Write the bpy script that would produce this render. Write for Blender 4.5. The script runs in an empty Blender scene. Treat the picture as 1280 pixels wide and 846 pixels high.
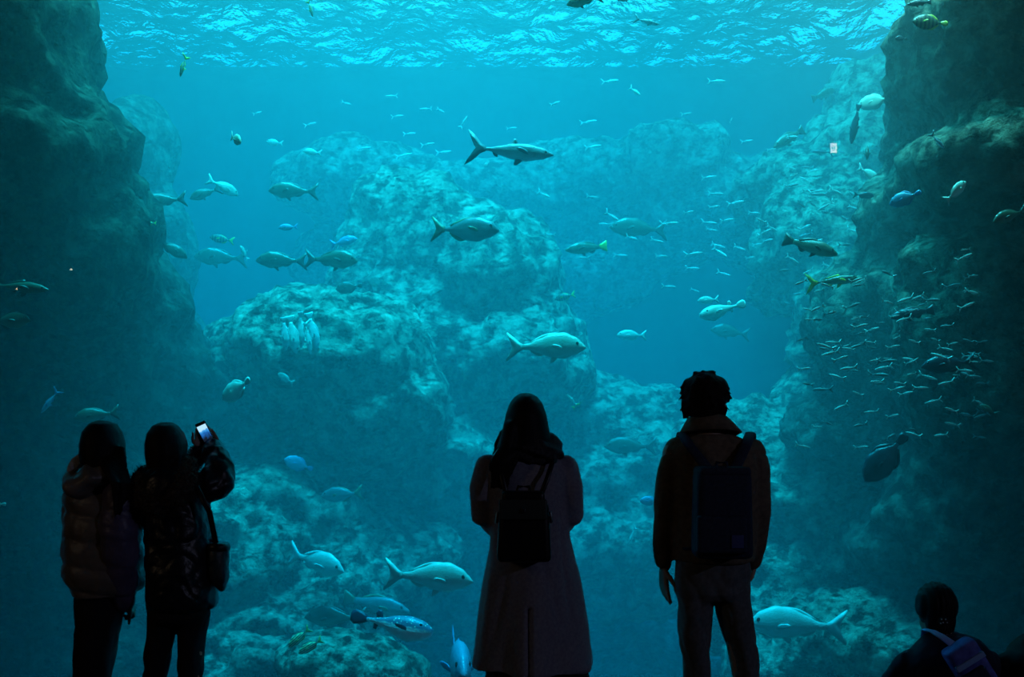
import bpy, bmesh, math, random
import numpy as np
from mathutils import Vector, Matrix, noise
C = bpy.context.scene.collection
sc = bpy.context.scene
R = math.radians
F = 1280.0; CX = 640.0; HY = 540.0; CZ = 1.5      # focal length in px, image centre column, eye-level row, eye height
def P(px, py, d):
    return Vector(((px-CX)/F*d, d, CZ+(HY-py)/F*d))

# ---------------------------------------------------------------- render settings, camera
sc.view_settings.view_transform = 'Standard'; sc.view_settings.look = 'None'
sc.view_settings.exposure = 0.25; sc.view_settings.gamma = 1.0; sc.view_settings.use_curve_mapping = False
sc.cycles.use_denoising = True
sc.cycles.volume_bounces = 2; sc.cycles.max_bounces = 10; sc.cycles.transparent_max_bounces = 24
sc.cycles.diffuse_bounces = 2; sc.cycles.glossy_bounces = 3
sc.cycles.sample_clamp_indirect = 4.0; sc.cycles.sample_clamp_direct = 12.0
cam = bpy.data.cameras.new('camera'); co = bpy.data.objects.new('camera', cam); C.objects.link(co)
co.location = (0, 0, CZ); co.rotation_euler = (R(90), 0, 0)
cam.sensor_width = 36; cam.lens = 36; cam.shift_y = (HY-423.0)/1280.0; cam.clip_start = .05
sc.camera = co
w = bpy.data.worlds.new('world'); sc.world = w; w.use_nodes = True

# ---------------------------------------------------------------- helpers
def link(name, me, mat=None, parent=None, smooth=True):
    o = bpy.data.objects.new(name, me); C.objects.link(o)
    if mat is not None:
        me.materials.clear(); me.materials.append(mat)
    if parent is not None: o.parent = parent
    if smooth and len(me.polygons): me.polygons.foreach_set('use_smooth', [True]*len(me.polygons))
    return o
def bm_obj(name, bm, mat=None, parent=None, smooth=True):
    me = bpy.data.meshes.new(name); bm.to_mesh(me); bm.free()
    return link(name, me, mat, parent, smooth)
def tag(o, label=None, cat=None, group=None, kind=None):
    if label: o['label'] = label
    if cat: o['category'] = cat
    if group: o['group'] = group
    if kind: o['kind'] = kind
    return o
def empty(name, loc, label, cat, group=None, rot=(0,0,0)):
    o = bpy.data.objects.new(name, None); C.objects.link(o); o.location = loc; o.rotation_euler = rot
    o.empty_display_size = .1
    return tag(o, label, cat, group)
def box(bm, x0, x1, y0, y1, z0, z1):
    v = [bm.verts.new(p) for p in ((x0,y0,z0),(x1,y0,z0),(x1,y1,z0),(x0,y1,z0),(x0,y0,z1),(x1,y0,z1),(x1,y1,z1),(x0,y1,z1))]
    for f in ((0,3,2,1),(4,5,6,7),(0,1,5,4),(1,2,6,5),(2,3,7,6),(3,0,4,7)): bm.faces.new([v[i] for i in f])
def box_obj(name, b, mat, parent=None):
    bm = bmesh.new(); box(bm, *b); return bm_obj(name, bm, mat, parent, False)
def struct(o): o['kind'] = 'structure'; return o

def mat(name, col, rough=.6, metal=0, spec=.5, build=None, sheen=0, alpha=None):
    m = bpy.data.materials.new(name); m.use_nodes = True
    b = m.node_tree.nodes['Principled BSDF']
    b.inputs['Base Color'].default_value = (*col, 1); b.inputs['Roughness'].default_value = rough
    b.inputs['Metallic'].default_value = metal; b.inputs['Specular IOR Level'].default_value = spec
    if sheen: b.inputs['Sheen Weight'].default_value = sheen; b.inputs['Sheen Roughness'].default_value = .4
    if build: build(m.node_tree, b)
    return m
def noise_col(c1, c2, scale=5, detail=6, lo=.35, hi=.65, bump=0, bscale=None, dist=.02, coord='Object', aniso=None):
    def f(nt, b):
        n, l = nt.nodes, nt.links
        tc = n.new('ShaderNodeTexCoord'); src = tc.outputs[coord]
        if aniso:
            mp = n.new('ShaderNodeMapping'); mp.inputs['Scale'].default_value = aniso
            l.new(src, mp.inputs['Vector']); src = mp.outputs[0]
        t = n.new('ShaderNodeTexNoise'); t.inputs['Scale'].default_value = scale; t.inputs['Detail'].default_value = detail
        l.new(src, t.inputs['Vector'])
        r = n.new('ShaderNodeValToRGB'); r.color_ramp.elements[0].position = lo; r.color_ramp.elements[1].position = hi
        r.color_ramp.elements[0].color = (*c1, 1); r.color_ramp.elements[1].color = (*c2, 1)
        l.new(t.outputs[0], r.inputs[0]); l.new(r.outputs[0], b.inputs['Base Color'])
        if bump:
            t2 = n.new('ShaderNodeTexNoise'); t2.inputs['Scale'].default_value = bscale or scale*4; t2.inputs['Detail'].default_value = 6
            l.new(src, t2.inputs['Vector'])
            bp = n.new('ShaderNodeBump'); bp.inputs['Strength'].default_value = bump; bp.inputs['Distance'].default_value = dist
            l.new(t2.outputs[0], bp.inputs['Height']); l.new(bp.outputs[0], b.inputs['Normal'])
    return f
# ================================================================ hall and tank shell
PY = 6.0; WZ = 6.1; BY = 13.4; TX = 7.2; TZ = -1.3
M_hall = mat('dark_hall_paint', (.012,.013,.016), .9, build=noise_col((.010,.011,.014),(.015,.016,.02), 3))
M_carpet = mat('dark_carpet', (.02,.022,.028), 1.0, build=noise_col((.015,.017,.022),(.03,.032,.04), 60, bump=.4))
struct(box_obj('floor', (-8,8,-5,PY-.02,-.15,0), M_carpet))
struct(box_obj('ceiling', (-8,8,-5,PY-.02,4.7,4.9), M_hall))
struct(box_obj('wall_back', (-8,8,-5.2,-5,-.15,4.9), M_hall))
struct(box_obj('wall_left', (-8.2,-8,-5.2,PY,-.15,4.9), M_hall))
struct(box_obj('wall_right', (8,8.2,-5.2,PY,-.15,4.9), M_hall))
M_deck = mat('dark_concrete', (.03,.035,.04), .9, build=noise_col((.02,.03,.035),(.05,.06,.065), 2))
struct(box_obj('wall_window_header', (-8,8,PY-.02,PY+.3,4.3,6.7), M_deck))
struct(box_obj('wall_window_base', (-8,8,PY-.02,PY+.3,TZ-.2,-.06), M_deck))
struct(box_obj('trim_window_left', (-8,-TX+.3,PY-.02,PY+.3,0,4.7), M_deck))
struct(box_obj('trim_window_right', (TX-.3,8,PY-.02,PY+.3,0,4.7), M_deck))
struct(box_obj('wall_tank_left', (-TX-.3,-TX,PY+.3,BY+.3,TZ-.2,9.0), M_deck))
struct(box_obj('wall_tank_right', (TX,TX+.3,PY+.3,BY+.3,TZ-.2,9.0), M_deck))
struct(box_obj('wall_tank_back', (-TX,TX,BY,BY+.3,TZ-.2,6.28), M_deck))
# acrylic window: mostly clear, a faint mirror
m = bpy.data.materials.new('clear_acrylic'); m.use_nodes = True; nt = m.node_tree; nt.nodes.clear()
out = nt.nodes.new('ShaderNodeOutputMaterial'); mx = nt.nodes.new('ShaderNodeMixShader')
tr = nt.nodes.new('ShaderNodeBsdfTransparent'); gl = nt.nodes.new('ShaderNodeBsdfGlossy')
gl.inputs['Roughness'].default_value = 0.0; tr.inputs[0].default_value = (.97,.99,1,1)
mx.inputs[0].default_value = .035
nt.links.new(tr.outputs[0], mx.inputs[1]); nt.links.new(gl.outputs[0], mx.inputs[2]); nt.links.new(mx.outputs[0], out.inputs[0])
pane = box_obj('window_1', (-TX+.3,TX-.3,PY+.02,PY+.04,-.05,4.3), m); struct(pane)
# only the hall-side face mirrors; the wet face is index matched
m2 = bpy.data.materials.new('wet_face'); m2.use_nodes = True; nt = m2.node_tree; nt.nodes.clear()
out = nt.nodes.new('ShaderNodeOutputMaterial'); tr = nt.nodes.new('ShaderNodeBsdfTransparent'); nt.links.new(tr.outputs[0], out.inputs[0])
pane.data.materials.append(m2)
for p in pane.data.polygons:
    p.material_index = 0 if p.normal.y < -.5 else 1

# water body
m = bpy.data.materials.new('sea_water'); m.use_nodes = True; nt = m.node_tree; nt.nodes.clear()
out = nt.nodes.new('ShaderNodeOutputMaterial'); ad = nt.nodes.new('ShaderNodeAddShader')
vs = nt.nodes.new('ShaderNodeVolumeScatter'); va = nt.nodes.new('ShaderNodeVolumeAbsorption')
vs.inputs['Color'].default_value = (.6,.95,1,1); vs.inputs['Density'].default_value = .078; vs.inputs['Anisotropy'].default_value = .1
va.inputs['Color'].default_value = (0,.868,.983,1); va.inputs['Density'].default_value = .72
nt.links.new(vs.outputs[0], ad.inputs[0]); nt.links.new(va.outputs[0], ad.inputs[1]); nt.links.new(ad.outputs[0], out.inputs['Volume'])
water = box_obj('water', (-TX+.02,TX-.02,PY+.05,BY-.02,TZ,WZ-.12), m)
tag(water, kind='structure')
# rippled water surface
def surface():
    nx, ny = 300, 220
    xs = np.linspace(-TX+.01, TX-.01, nx); ys = np.linspace(PY+.31, BY-.01, ny)
    X, Y = np.meshgrid(xs, ys); Z = np.zeros_like(X)
    rng = np.random.RandomState(4)
    for i in range(60):
        lam = 10**rng.uniform(-.75, .35); a = rng.uniform(-.9, .9) + (math.pi/2 if rng.rand() < .65 else 0); k = 2*math.pi/lam
        Z += .0100*lam**.85*np.sin(k*(np.cos(a)*X+np.sin(a)*Y)+rng.uniform(0,6.28))
    V = np.stack([X, Y, Z+WZ], -1).reshape(-1,3)
    idx = np.arange(nx*ny).reshape(ny, nx)
    Fc = np.stack([idx[:-1,:-1], idx[:-1,1:], idx[1:,1:], idx[1:,:-1]], -1).reshape(-1,4)
    me = bpy.data.meshes.new('water_surface'); me.from_pydata(V.tolist(), [], Fc.tolist()); return me
m = bpy.data.materials.new('rippled_surface'); m.use_nodes = True; nt = m.node_tree; nt.nodes.clear(); n = nt.nodes; l = nt.links
out = n.new('ShaderNodeOutputMaterial'); mx = n.new('ShaderNodeMixShader'); tr = n.new('ShaderNodeBsdfTransparent'); gl = n.new('ShaderNodeBsdfGlossy')
fr = n.new('ShaderNodeFresnel'); fr.inputs['IOR'].default_value = 1.33
gl.inputs['Roughness'].default_value = .03
tc = n.new('ShaderNodeTexCoord'); tx = n.new('ShaderNodeTexNoise'); tx.inputs['Scale'].default_value = 8; tx.inputs['Detail'].default_value = 3
bp = n.new('ShaderNodeBump'); bp.inputs['Strength'].default_value = 1; bp.inputs['Distance'].default_value = .07
l.new(tc.outputs['Object'], tx.inputs['Vector']); l.new(tx.outputs[0], bp.inputs['Height'])
l.new(bp.outputs[0], fr.inputs['Normal']); l.new(bp.outputs[0], gl.inputs['Normal'])
l.new(fr.outputs[0], mx.inputs[0]); l.new(tr.outputs[0], mx.inputs[1]); l.new(gl.outputs[0], mx.inputs[2]); l.new(mx.outputs[0], out.inputs[0])
surf = link('water_surface', surface(), m); tag(surf, kind='structure')
# lamps above the tank, daylight from the opening
bg = w.node_tree.nodes['Background']; bg.inputs[0].default_value = (.35,.93,1,1); bg.inputs[1].default_value = 1.25
def lamp(x, y, z, sx, sy, e, col=(.16,1,.95), tx=0, ty=0):
    L = bpy.data.lights.new('tank_lamp', 'AREA'); L.shape = 'RECTANGLE'; L.size = sx; L.size_y = sy; L.energy = e; L.color = col
    o = bpy.data.objects.new('tank_lamp', L); C.objects.link(o); o.location = (x,y,z); o.rotation_euler = (tx, ty, 0); return o
def aim(o, t): o.rotation_euler = (Vector(t)-o.location).to_track_quat('-Z', 'Y').to_euler(); return o
struct(box_obj('shade_slab', (-TX,TX,11.3,BY+.6,9.0,9.2), M_deck))      # unseen slab added to keep lamp light off the rear water
lamp(0.5, 9.3, 20, 9, 3, 1500)
lamp(3.2, 10.8, 14, 2, 1.6, 150)
for fx, e, t in ((-2.8, 230, (-3.4, 8.4, .5)), (-.5, 290, (-.8, 9.2, .4)), (1.5, 250, (.7, 9.3, .3))):     # lamps over the window side, angled into the tank
    o = aim(lamp(fx, 6.95, 16, .9, .6, e), t); o.data.spread = R(52)
aim(lamp(2.6, 7.0, 8.0, .3, .3, 170, (1,.95,.75)), (4.0, 7.4, 4.3)).data.spread = R(90)  # extra warm lamp added to brighten the upper right cliff
# ================================================================ rocks
def rock_mat(name, c1, c2):
    def f(nt, b):
        n, l = nt.nodes, nt.links
        tc = n.new('ShaderNodeTexCoord')
        t = n.new('ShaderNodeTexNoise'); t.inputs['Scale'].default_value = 7; t.inputs['Detail'].default_value = 9; t.inputs['Roughness'].default_value = .68
        l.new(tc.outputs['Object'], t.inputs['Vector'])
        r = n.new('ShaderNodeValToRGB'); r.color_ramp.elements[0].position = .42; r.color_ramp.elements[1].position = .60
        r.color_ramp.elements[0].color = (*c1,1); r.color_ramp.elements[1].color = (*c2,1)
        l.new(t.outputs[0], r.inputs[0]); l.new(r.outputs[0], b.inputs['Base Color'])
        t2 = n.new('ShaderNodeTexNoise'); t2.inputs['Scale'].default_value = 9; t2.inputs['Detail'].default_value = 8; t2.inputs['Roughness'].default_value = .7
        l.new(tc.outputs['Object'], t2.inputs['Vector'])
        mp = n.new('ShaderNodeMapping'); mp.inputs['Scale'].default_value = (1, 1, 1.7); l.new(tc.outputs['Object'], mp.inputs['Vector'])
        wv = n.new('ShaderNodeTexNoise'); wv.inputs['Scale'].default_value = 4; l.new(mp.outputs[0], wv.inputs['Vector'])
        vm = n.new('ShaderNodeVectorMath'); vm.operation = 'MULTIPLY_ADD'; vm.inputs[1].default_value = (.25,.25,.25); l.new(wv.outputs['Color'], vm.inputs[0]); l.new(mp.outputs[0], vm.inputs[2])
        v = n.new('ShaderNodeTexVoronoi'); v.inputs['Scale'].default_value = 6.5; v.feature = 'SMOOTH_F1'; l.new(vm.outputs[0], v.inputs['Vector'])
        mr = n.new('ShaderNodeMapRange'); mr.inputs['From Max'].default_value = .38; l.new(v.outputs['Distance'], mr.inputs['Value'])
        sm_ = n.new('ShaderNodeMath'); sm_.operation = 'MULTIPLY_ADD'; sm_.inputs[1].default_value = .55; l.new(mr.outputs[0], sm_.inputs[0]); l.new(t2.outputs[0], sm_.inputs[2])
        bp = n.new('ShaderNodeBump'); bp.inputs['Strength'].default_value = 1; bp.inputs['Distance'].default_value = .20
        l.new(sm_.outputs[0], bp.inputs['Height']); l.new(bp.outputs[0], b.inputs['Normal'])
    return mat(name, c1, .95, spec=.1, build=f)
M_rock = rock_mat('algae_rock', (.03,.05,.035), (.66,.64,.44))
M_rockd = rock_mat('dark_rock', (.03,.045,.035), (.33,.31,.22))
M_rockl = rock_mat('shade_darkened_rock', (.015,.022,.018), (.13,.13,.09))  # left cliff's shade put into a darker copy of the rock colour
M_rockp = rock_mat('muted_rock', (.04,.06,.045), (.26,.27,.2))  # duller rock tone with less contrast
def rock(name, blobs, label, voxel=.09, amp=.22, fs=.9, seed=0, m=None, strat=0, pit=.05):
    """blobs: (px, py, depth, rx_px, ry_px, rdepth_m) ellipsoids, fused and eroded"""
    bm = bmesh.new()
    for bl in blobs:
        px, py, d, rx, ry, rd = bl[:6]
        M = Matrix.Translation(P(px,py,d)) @ Matrix.Diagonal((rx/F*d, rd, ry/F*d, 1))
        bmesh.ops.create_icosphere(bm, subdivisions=4, radius=1, matrix=M) if len(bl) == 6 else None
        if len(bl) > 6:
            r_ = bmesh.ops.create_icosphere(bm, subdivisions=4, radius=1)
            for v in r_['verts']: v.co = M @ Vector([math.copysign(abs(c)**.45, c) for c in v.co])
    o = bm_obj(name, bm)
    md = o.modifiers.new('r', 'REMESH'); md.mode = 'VOXEL'; md.voxel_size = voxel
    sm = o.modifiers.new('s', 'SMOOTH'); sm.factor = .6; sm.iterations = 4
    dg = bpy.context.evaluated_depsgraph_get(); me = bpy.data.meshes.new_from_object(o.evaluated_get(dg))
    o.modifiers.clear(); old = o.data; o.data = me; bpy.data.meshes.remove(old)
    n = len(me.vertices); co_ = np.empty(n*3); me.vertices.foreach_get('co', co_); co_ = co_.reshape(-1,3)
    no = np.empty(n*3); me.vertices.foreach_get('normal', no); no = no.reshape(-1,3)
    off = Vector((seed*7.3, seed*3.1, seed*5.7)); d = np.empty(n)
    for i in range(n):
        p = Vector(co_[i]) + off
        a = noise.fractal(p*fs, .9, 2.1, 5) * 1.0
        q = Vector((p.x, p.y, p.z*1.5))*fs*3.0
        b = .55-1.9*abs(noise.noise(q)) + .5*(.5-1.9*abs(noise.noise(q*2.1)))
        s = 0
        if strat: s = strat*math.sin(p.z*7 + 3*noise.noise(p*.7))
        vd = noise.voronoi(p*2.6)[0][0]
        d[i] = amp*a + amp*.5*b + s + pit*min(vd*1.6-.6, .5)*2
    co_ += no*d[:,None]
    me.vertices.foreach_set('co', co_.ravel()); me.update()
    me.name = name; me.materials.clear(); me.materials.append(m or M_rock)
    me.polygons.foreach_set('use_smooth', [True]*len(me.polygons))
    o.name = name
    tag(o, label, 'rock'); return o
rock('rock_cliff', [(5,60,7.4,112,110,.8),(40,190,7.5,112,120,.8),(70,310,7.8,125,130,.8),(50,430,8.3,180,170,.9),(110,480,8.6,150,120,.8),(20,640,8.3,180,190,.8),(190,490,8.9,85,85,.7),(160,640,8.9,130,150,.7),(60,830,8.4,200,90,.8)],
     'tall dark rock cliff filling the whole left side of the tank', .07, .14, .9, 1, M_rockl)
rock('tall_rock', [(170,200,10.2,45,80,.6),(190,320,10.3,45,100,.6),(180,470,10.4,70,120,.8)],
     'hazy slim rock column just behind the dark left cliff', .09, .12, 1, 2, M_rockp)
rock('boulder_stack', [(525,310,10.6,92,88,.9),(500,360,10.5,80,90,.8),(615,350,10.4,80,90,.9),(520,450,10.6,130,120,1.1),(650,455,10.2,95,82,.9),(560,580,10.6,170,130,1.2),(700,440,10.3,38,50,.5),(640,700,10.9,170,110,1.0)],
     
     'large pitted boulder heap rising in the centre of the tank', .075, .14, 1.1, 3)
rock('boulder', [(415,445,9.5,125,82,.9),(325,470,9.7,80,66,.7),(470,520,9.7,110,90,.9),(380,560,9.9,130,90,.8)],
     
     'broad rounded boulder in front and left of the centre heap', .07, .13, 1.1, 4)
rock('rock_ledge', [(440,225,12.10,110,50,.6),(520,240,12.20,110,40,.6),(640,250,12.40,150,48,.6),(715,225,12.40,70,38,.6,1),(842,205,12.00,58,38,.6,1),(860,255,12.20,66,50,.7,1),(830,290,12.40,80,50,.6),(600,330,12.50,240,80,.6),(960,270,12.00,80,70,.7)],
     
     'pale flat-topped rock ledge far back below the water surface', .09, .10, 1.1, 5)
rock('rock_slope', [(330,640,9.4,150,80,.9),(250,700,9.0,160,120,.9),(420,700,9.6,150,80,.9),(330,780,9,170,80,.9)],
     'low algae-covered rock slope at lower left behind the two women', .08, .14, 1.1, 6)
rock('rock_mound', [(770,540,10.8,120,62,1.0),(840,580,10.6,110,70,1.0),(720,600,10.6,120,70,1),(800,680,10.4,190,80,1)],
     'pitted sunlit mound between woman in long coat and man', .08, .14, 1.2, 7)
rock('rock_terrace', [(1010,620,9.2,120,62,.9),(940,600,9.6,100,90,.9),(1000,700,9.2,120,60,.9),(960,760,9.0,100,60,.8),(1030,540,9.4,60,90,.6)],
     'stepped pale terrace rock climbing to the right of the man', .075, .14, 1.2, 8)
rock('rock_crag', [(1040,300,9.90,90,85,.8),(990,235,10.50,80,45,.7),(1080,230,10.30,80,100,.8),(1090,420,9.30,90,110,.8),(990,365,10.10,36,32,.5),(1095,130,10.50,50,60,.6)],
     
     'hazy broken crag behind the shoal of small fish', .08, .16, 1.2, 9)
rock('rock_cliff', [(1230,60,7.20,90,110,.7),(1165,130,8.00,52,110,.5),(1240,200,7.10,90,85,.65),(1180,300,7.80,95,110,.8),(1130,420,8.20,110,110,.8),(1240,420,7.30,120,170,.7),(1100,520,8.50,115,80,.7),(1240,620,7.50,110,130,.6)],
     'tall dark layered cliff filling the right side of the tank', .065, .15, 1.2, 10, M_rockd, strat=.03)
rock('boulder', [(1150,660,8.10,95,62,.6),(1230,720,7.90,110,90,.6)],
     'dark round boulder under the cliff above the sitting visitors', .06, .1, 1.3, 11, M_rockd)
rock('boulder', [(1060,800,8.2,95,70,.7),(1120,810,8.0,90,60,.7),(980,830,8.3,70,40,.5)],
     'rough lit boulder at lower right beside the sitting visitors', .06, .12, 1.4, 12)
rock('boulder', [(430,850,7.6,62,42,.4),(395,835,7.6,42,38,.35),(480,850,7.7,50,36,.35)],
     'knobbly boulder at the bottom below the spotted pufferfish', .05, .09, 1.6, 13)
rock('boulder', [(320,820,8.2,40,30,.35),(290,846,8.2,50,34,.4),(345,800,8.3,30,16,.25)],
     'small dim boulder at the bottom beside two striped fish', .05, .08, 1.6, 14)
# tank bed
def bed():
    nx, ny = 170, 110
    xs = np.linspace(-TX, TX, nx); ys = np.linspace(PY+.32, BY-.02, ny); V = []
    for y in ys:
        for x in xs:
            p = Vector((x,y,3)); h = noise.fractal(p*.6, .8, 2, 5)*.35 + .12*noise.fractal(p*2.5, .8, 2, 4)
            V.append((x, y, TZ+.25+h))
    idx = np.arange(nx*ny).reshape(ny, nx)
    Fc = np.stack([idx[:-1,:-1], idx[:-1,1:], idx[1:,1:], idx[1:,:-1]], -1).reshape(-1,4)
    me = bpy.data.meshes.new('tank_floor'); me.from_pydata(V, [], Fc.tolist()); return me
struct(link('floor_tank_bed', bed(), M_rock))
# ================================================================ fish
def fish_mat(name, back, belly, spots=None, stripes=None, mid=0.0, soft=.06, rough=.35, line=None):
    """back colour above the flank line, belly colour below; spots/stripes are the animal's own markings"""
    def f(nt, b):
        n, l = nt.nodes, nt.links
        tc = n.new('ShaderNodeTexCoord'); sx = n.new('ShaderNodeSeparateXYZ'); l.new(tc.outputs['Object'], sx.inputs[0])
        nz = n.new('ShaderNodeTexNoise'); nz.inputs['Scale'].default_value = 14; nz.inputs['Detail'].default_value = 4
        l.new(tc.outputs['Object'], nz.inputs['Vector'])
        ad = n.new('ShaderNodeMath'); ad.operation = 'MULTIPLY_ADD'; ad.inputs[1].default_value = .05; l.new(nz.outputs[0], ad.inputs[0]); l.new(sx.outputs['Z'], ad.inputs[2])
        mr = n.new('ShaderNodeMapRange'); mr.inputs['From Min'].default_value = mid-soft+.025; mr.inputs['From Max'].default_value = mid+soft+.025; l.new(ad.outputs[0], mr.inputs['Value'])
        mx = n.new('ShaderNodeMix'); mx.data_type = 'RGBA'; mx.inputs['A'].default_value = (*belly,1); mx.inputs['B'].default_value = (*back,1); l.new(mr.outputs[0], mx.inputs['Factor'])
        col = mx.outputs['Result']
        if spots:
            c, sc_, thr, zmin = spots
            v = n.new('ShaderNodeTexVoronoi'); v.inputs['Scale'].default_value = sc_; l.new(tc.outputs['Object'], v.inputs['Vector'])
            lt = n.new('ShaderNodeMath'); lt.operation = 'LESS_THAN'; lt.inputs[1].default_value = thr; l.new(v.outputs['Distance'], lt.inputs[0])
            gt = n.new('ShaderNodeMath'); gt.operation = 'GREATER_THAN'; gt.inputs[1].default_value = zmin; l.new(sx.outputs['Z'], gt.inputs[0])
            ml = n.new('ShaderNodeMath'); ml.operation = 'MULTIPLY'; l.new(lt.outputs[0], ml.inputs[0]); l.new(gt.outputs[0], ml.inputs[1])
            m2 = n.new('ShaderNodeMix'); m2.data_type = 'RGBA'; m2.inputs['B'].default_value = (*c,1); l.new(col, m2.inputs['A']); l.new(ml.outputs[0], m2.inputs['Factor']); col = m2.outputs['Result']
        if stripes:
            c, k, ax, duty = stripes
            sn = n.new('ShaderNodeMath'); sn.operation = 'SINE'; mu = n.new('ShaderNodeMath'); mu.operation = 'MULTIPLY'; mu.inputs[1].default_value = k
            l.new(sx.outputs[ax], mu.inputs[0]); l.new(mu.outputs[0], sn.inputs[0])
            gt = n.new('ShaderNodeMath'); gt.operation = 'GREATER_THAN'; gt.inputs[1].default_value = duty; l.new(sn.outputs[0], gt.inputs[0])
            m2 = n.new('ShaderNodeMix'); m2.data_type = 'RGBA'; m2.inputs['B'].default_value = (*c,1); l.new(col, m2.inputs['A']); l.new(gt.outputs[0], m2.inputs['Factor']); col = m2.outputs['Result']
        l.new(col, b.inputs['Base Color'])
        v = n.new('ShaderNodeTexVoronoi'); v.inputs['Scale'].default_value = 60; l.new(tc.outputs['Object'], v.inputs['Vector'])
        bp = n.new('ShaderNodeBump'); bp.inputs['Strength'].default_value = .25; bp.inputs['Distance'].default_value = .006
        l.new(v.outputs['Distance'], bp.inputs['Height']); l.new(bp.outputs[0], b.inputs['Normal'])
    return mat(name, back, rough, spec=.5, build=f)
M_eye = mat('fish_eye', (.01,.01,.012), .08)
def interp(tab, t):
    for a, b in zip(tab, tab[1:]):
        if t <= b[0]:
            k = (t-a[0])/(b[0]-a[0]); k = k*k*(3-2*k)*.5+k*.5
            return [a[i]+(b[i]-a[i])*k for i in range(1, len(a))]
    return list(tab[-1][1:])
def fish_body(tab, bend=0, n=26, seg=16):
    """tab rows (t, upper, lower, half width), snout t=0 at x=+.5, peduncle t=1 at x=-.32"""
    bm = bmesh.new(); prev = None; rings = []
    for i in range(n+1):
        t = (i/n)**1.15; u, lo, wd = interp(tab, t); x = .5-.82*t; yb = bend*(t*t)
        ring = []
        for k in range(seg):
            a = 2*math.pi*k/seg; s, c = math.sin(a), math.cos(a)
            z = (u if s > 0 else lo)*math.copysign(abs(s)**.9, s)
            ring.append(bm.verts.new((x, yb+wd*math.copysign(abs(c)**1.1, c), z)))
        rings.append(ring)
    for a, b in zip(rings, rings[1:]):
        for k in range(seg): bm.faces.new((a[k], a[(k+1)%seg], b[(k+1)%seg], b[k]))
    bm.faces.new(rings[0][::-1]); bm.faces.new(rings[-1])
    bmesh.ops.recalc_face_normals(bm, faces=bm.faces)
    return bm
def fin_bm(pts, th=.006, M=None):
    """a fin: an outline in x,z, thick at the middle and fine at the rim"""
    bm = bmesh.new(); cx = sum(p[0] for p in pts)/len(pts); cz = sum(p[1] for p in pts)/len(pts)
    rim = [bm.verts.new((p[0], 0, p[1])) for p in pts]
    a = [bm.verts.new((cx+(p[0]-cx)*.6,  th, cz+(p[1]-cz)*.6)) for p in pts]
    b = [bm.verts.new((cx+(p[0]-cx)*.6, -th, cz+(p[1]-cz)*.6)) for p in pts]
    n = len(pts)
    for i in range(n):
        j = (i+1) % n
        bm.faces.new((rim[i], rim[j], a[j], a[i])); bm.faces.new((rim[j], rim[i], b[i], b[j]))
    bm.faces.new(a); bm.faces.new(b[::-1])
    if M is not None: bm.transform(M)
    return bm
def arc(x0, z0, x1, z1, h, n=6):
    return [(x0+(x1-x0)*i/n, z0+(z1-z0)*i/n + h*math.sin(math.pi*i/n)) for i in range(n+1)]
FORK = [(-.30,.03),(-.36,.06),(-.44,.13),(-.52,.19),(-.53,.17),(-.475,.07),(-.455,.0),(-.475,-.07),(-.53,-.17),(-.52,-.19),(-.44,-.13),(-.36,-.06),(-.30,-.03)]
DEEPFORK = [(-.30,.02),(-.38,.06),(-.46,.15),(-.56,.22),(-.55,.19),(-.48,.06),(-.43,.0),(-.48,-.06),(-.55,-.19),(-.56,-.22),(-.46,-.15),(-.38,-.06),(-.30,-.02)]
ROUND = [(-.30,.03),(-.38,.07),(-.47,.09),(-.52,.06),(-.53,0),(-.52,-.06),(-.47,-.09),(-.38,-.07),(-.30,-.03)]
SQUARE = [(-.30,.04),(-.38,.08),(-.48,.13),(-.50,.12),(-.49,0),(-.50,-.12),(-.48,-.13),(-.38,-.08),(-.30,-.04)]
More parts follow.
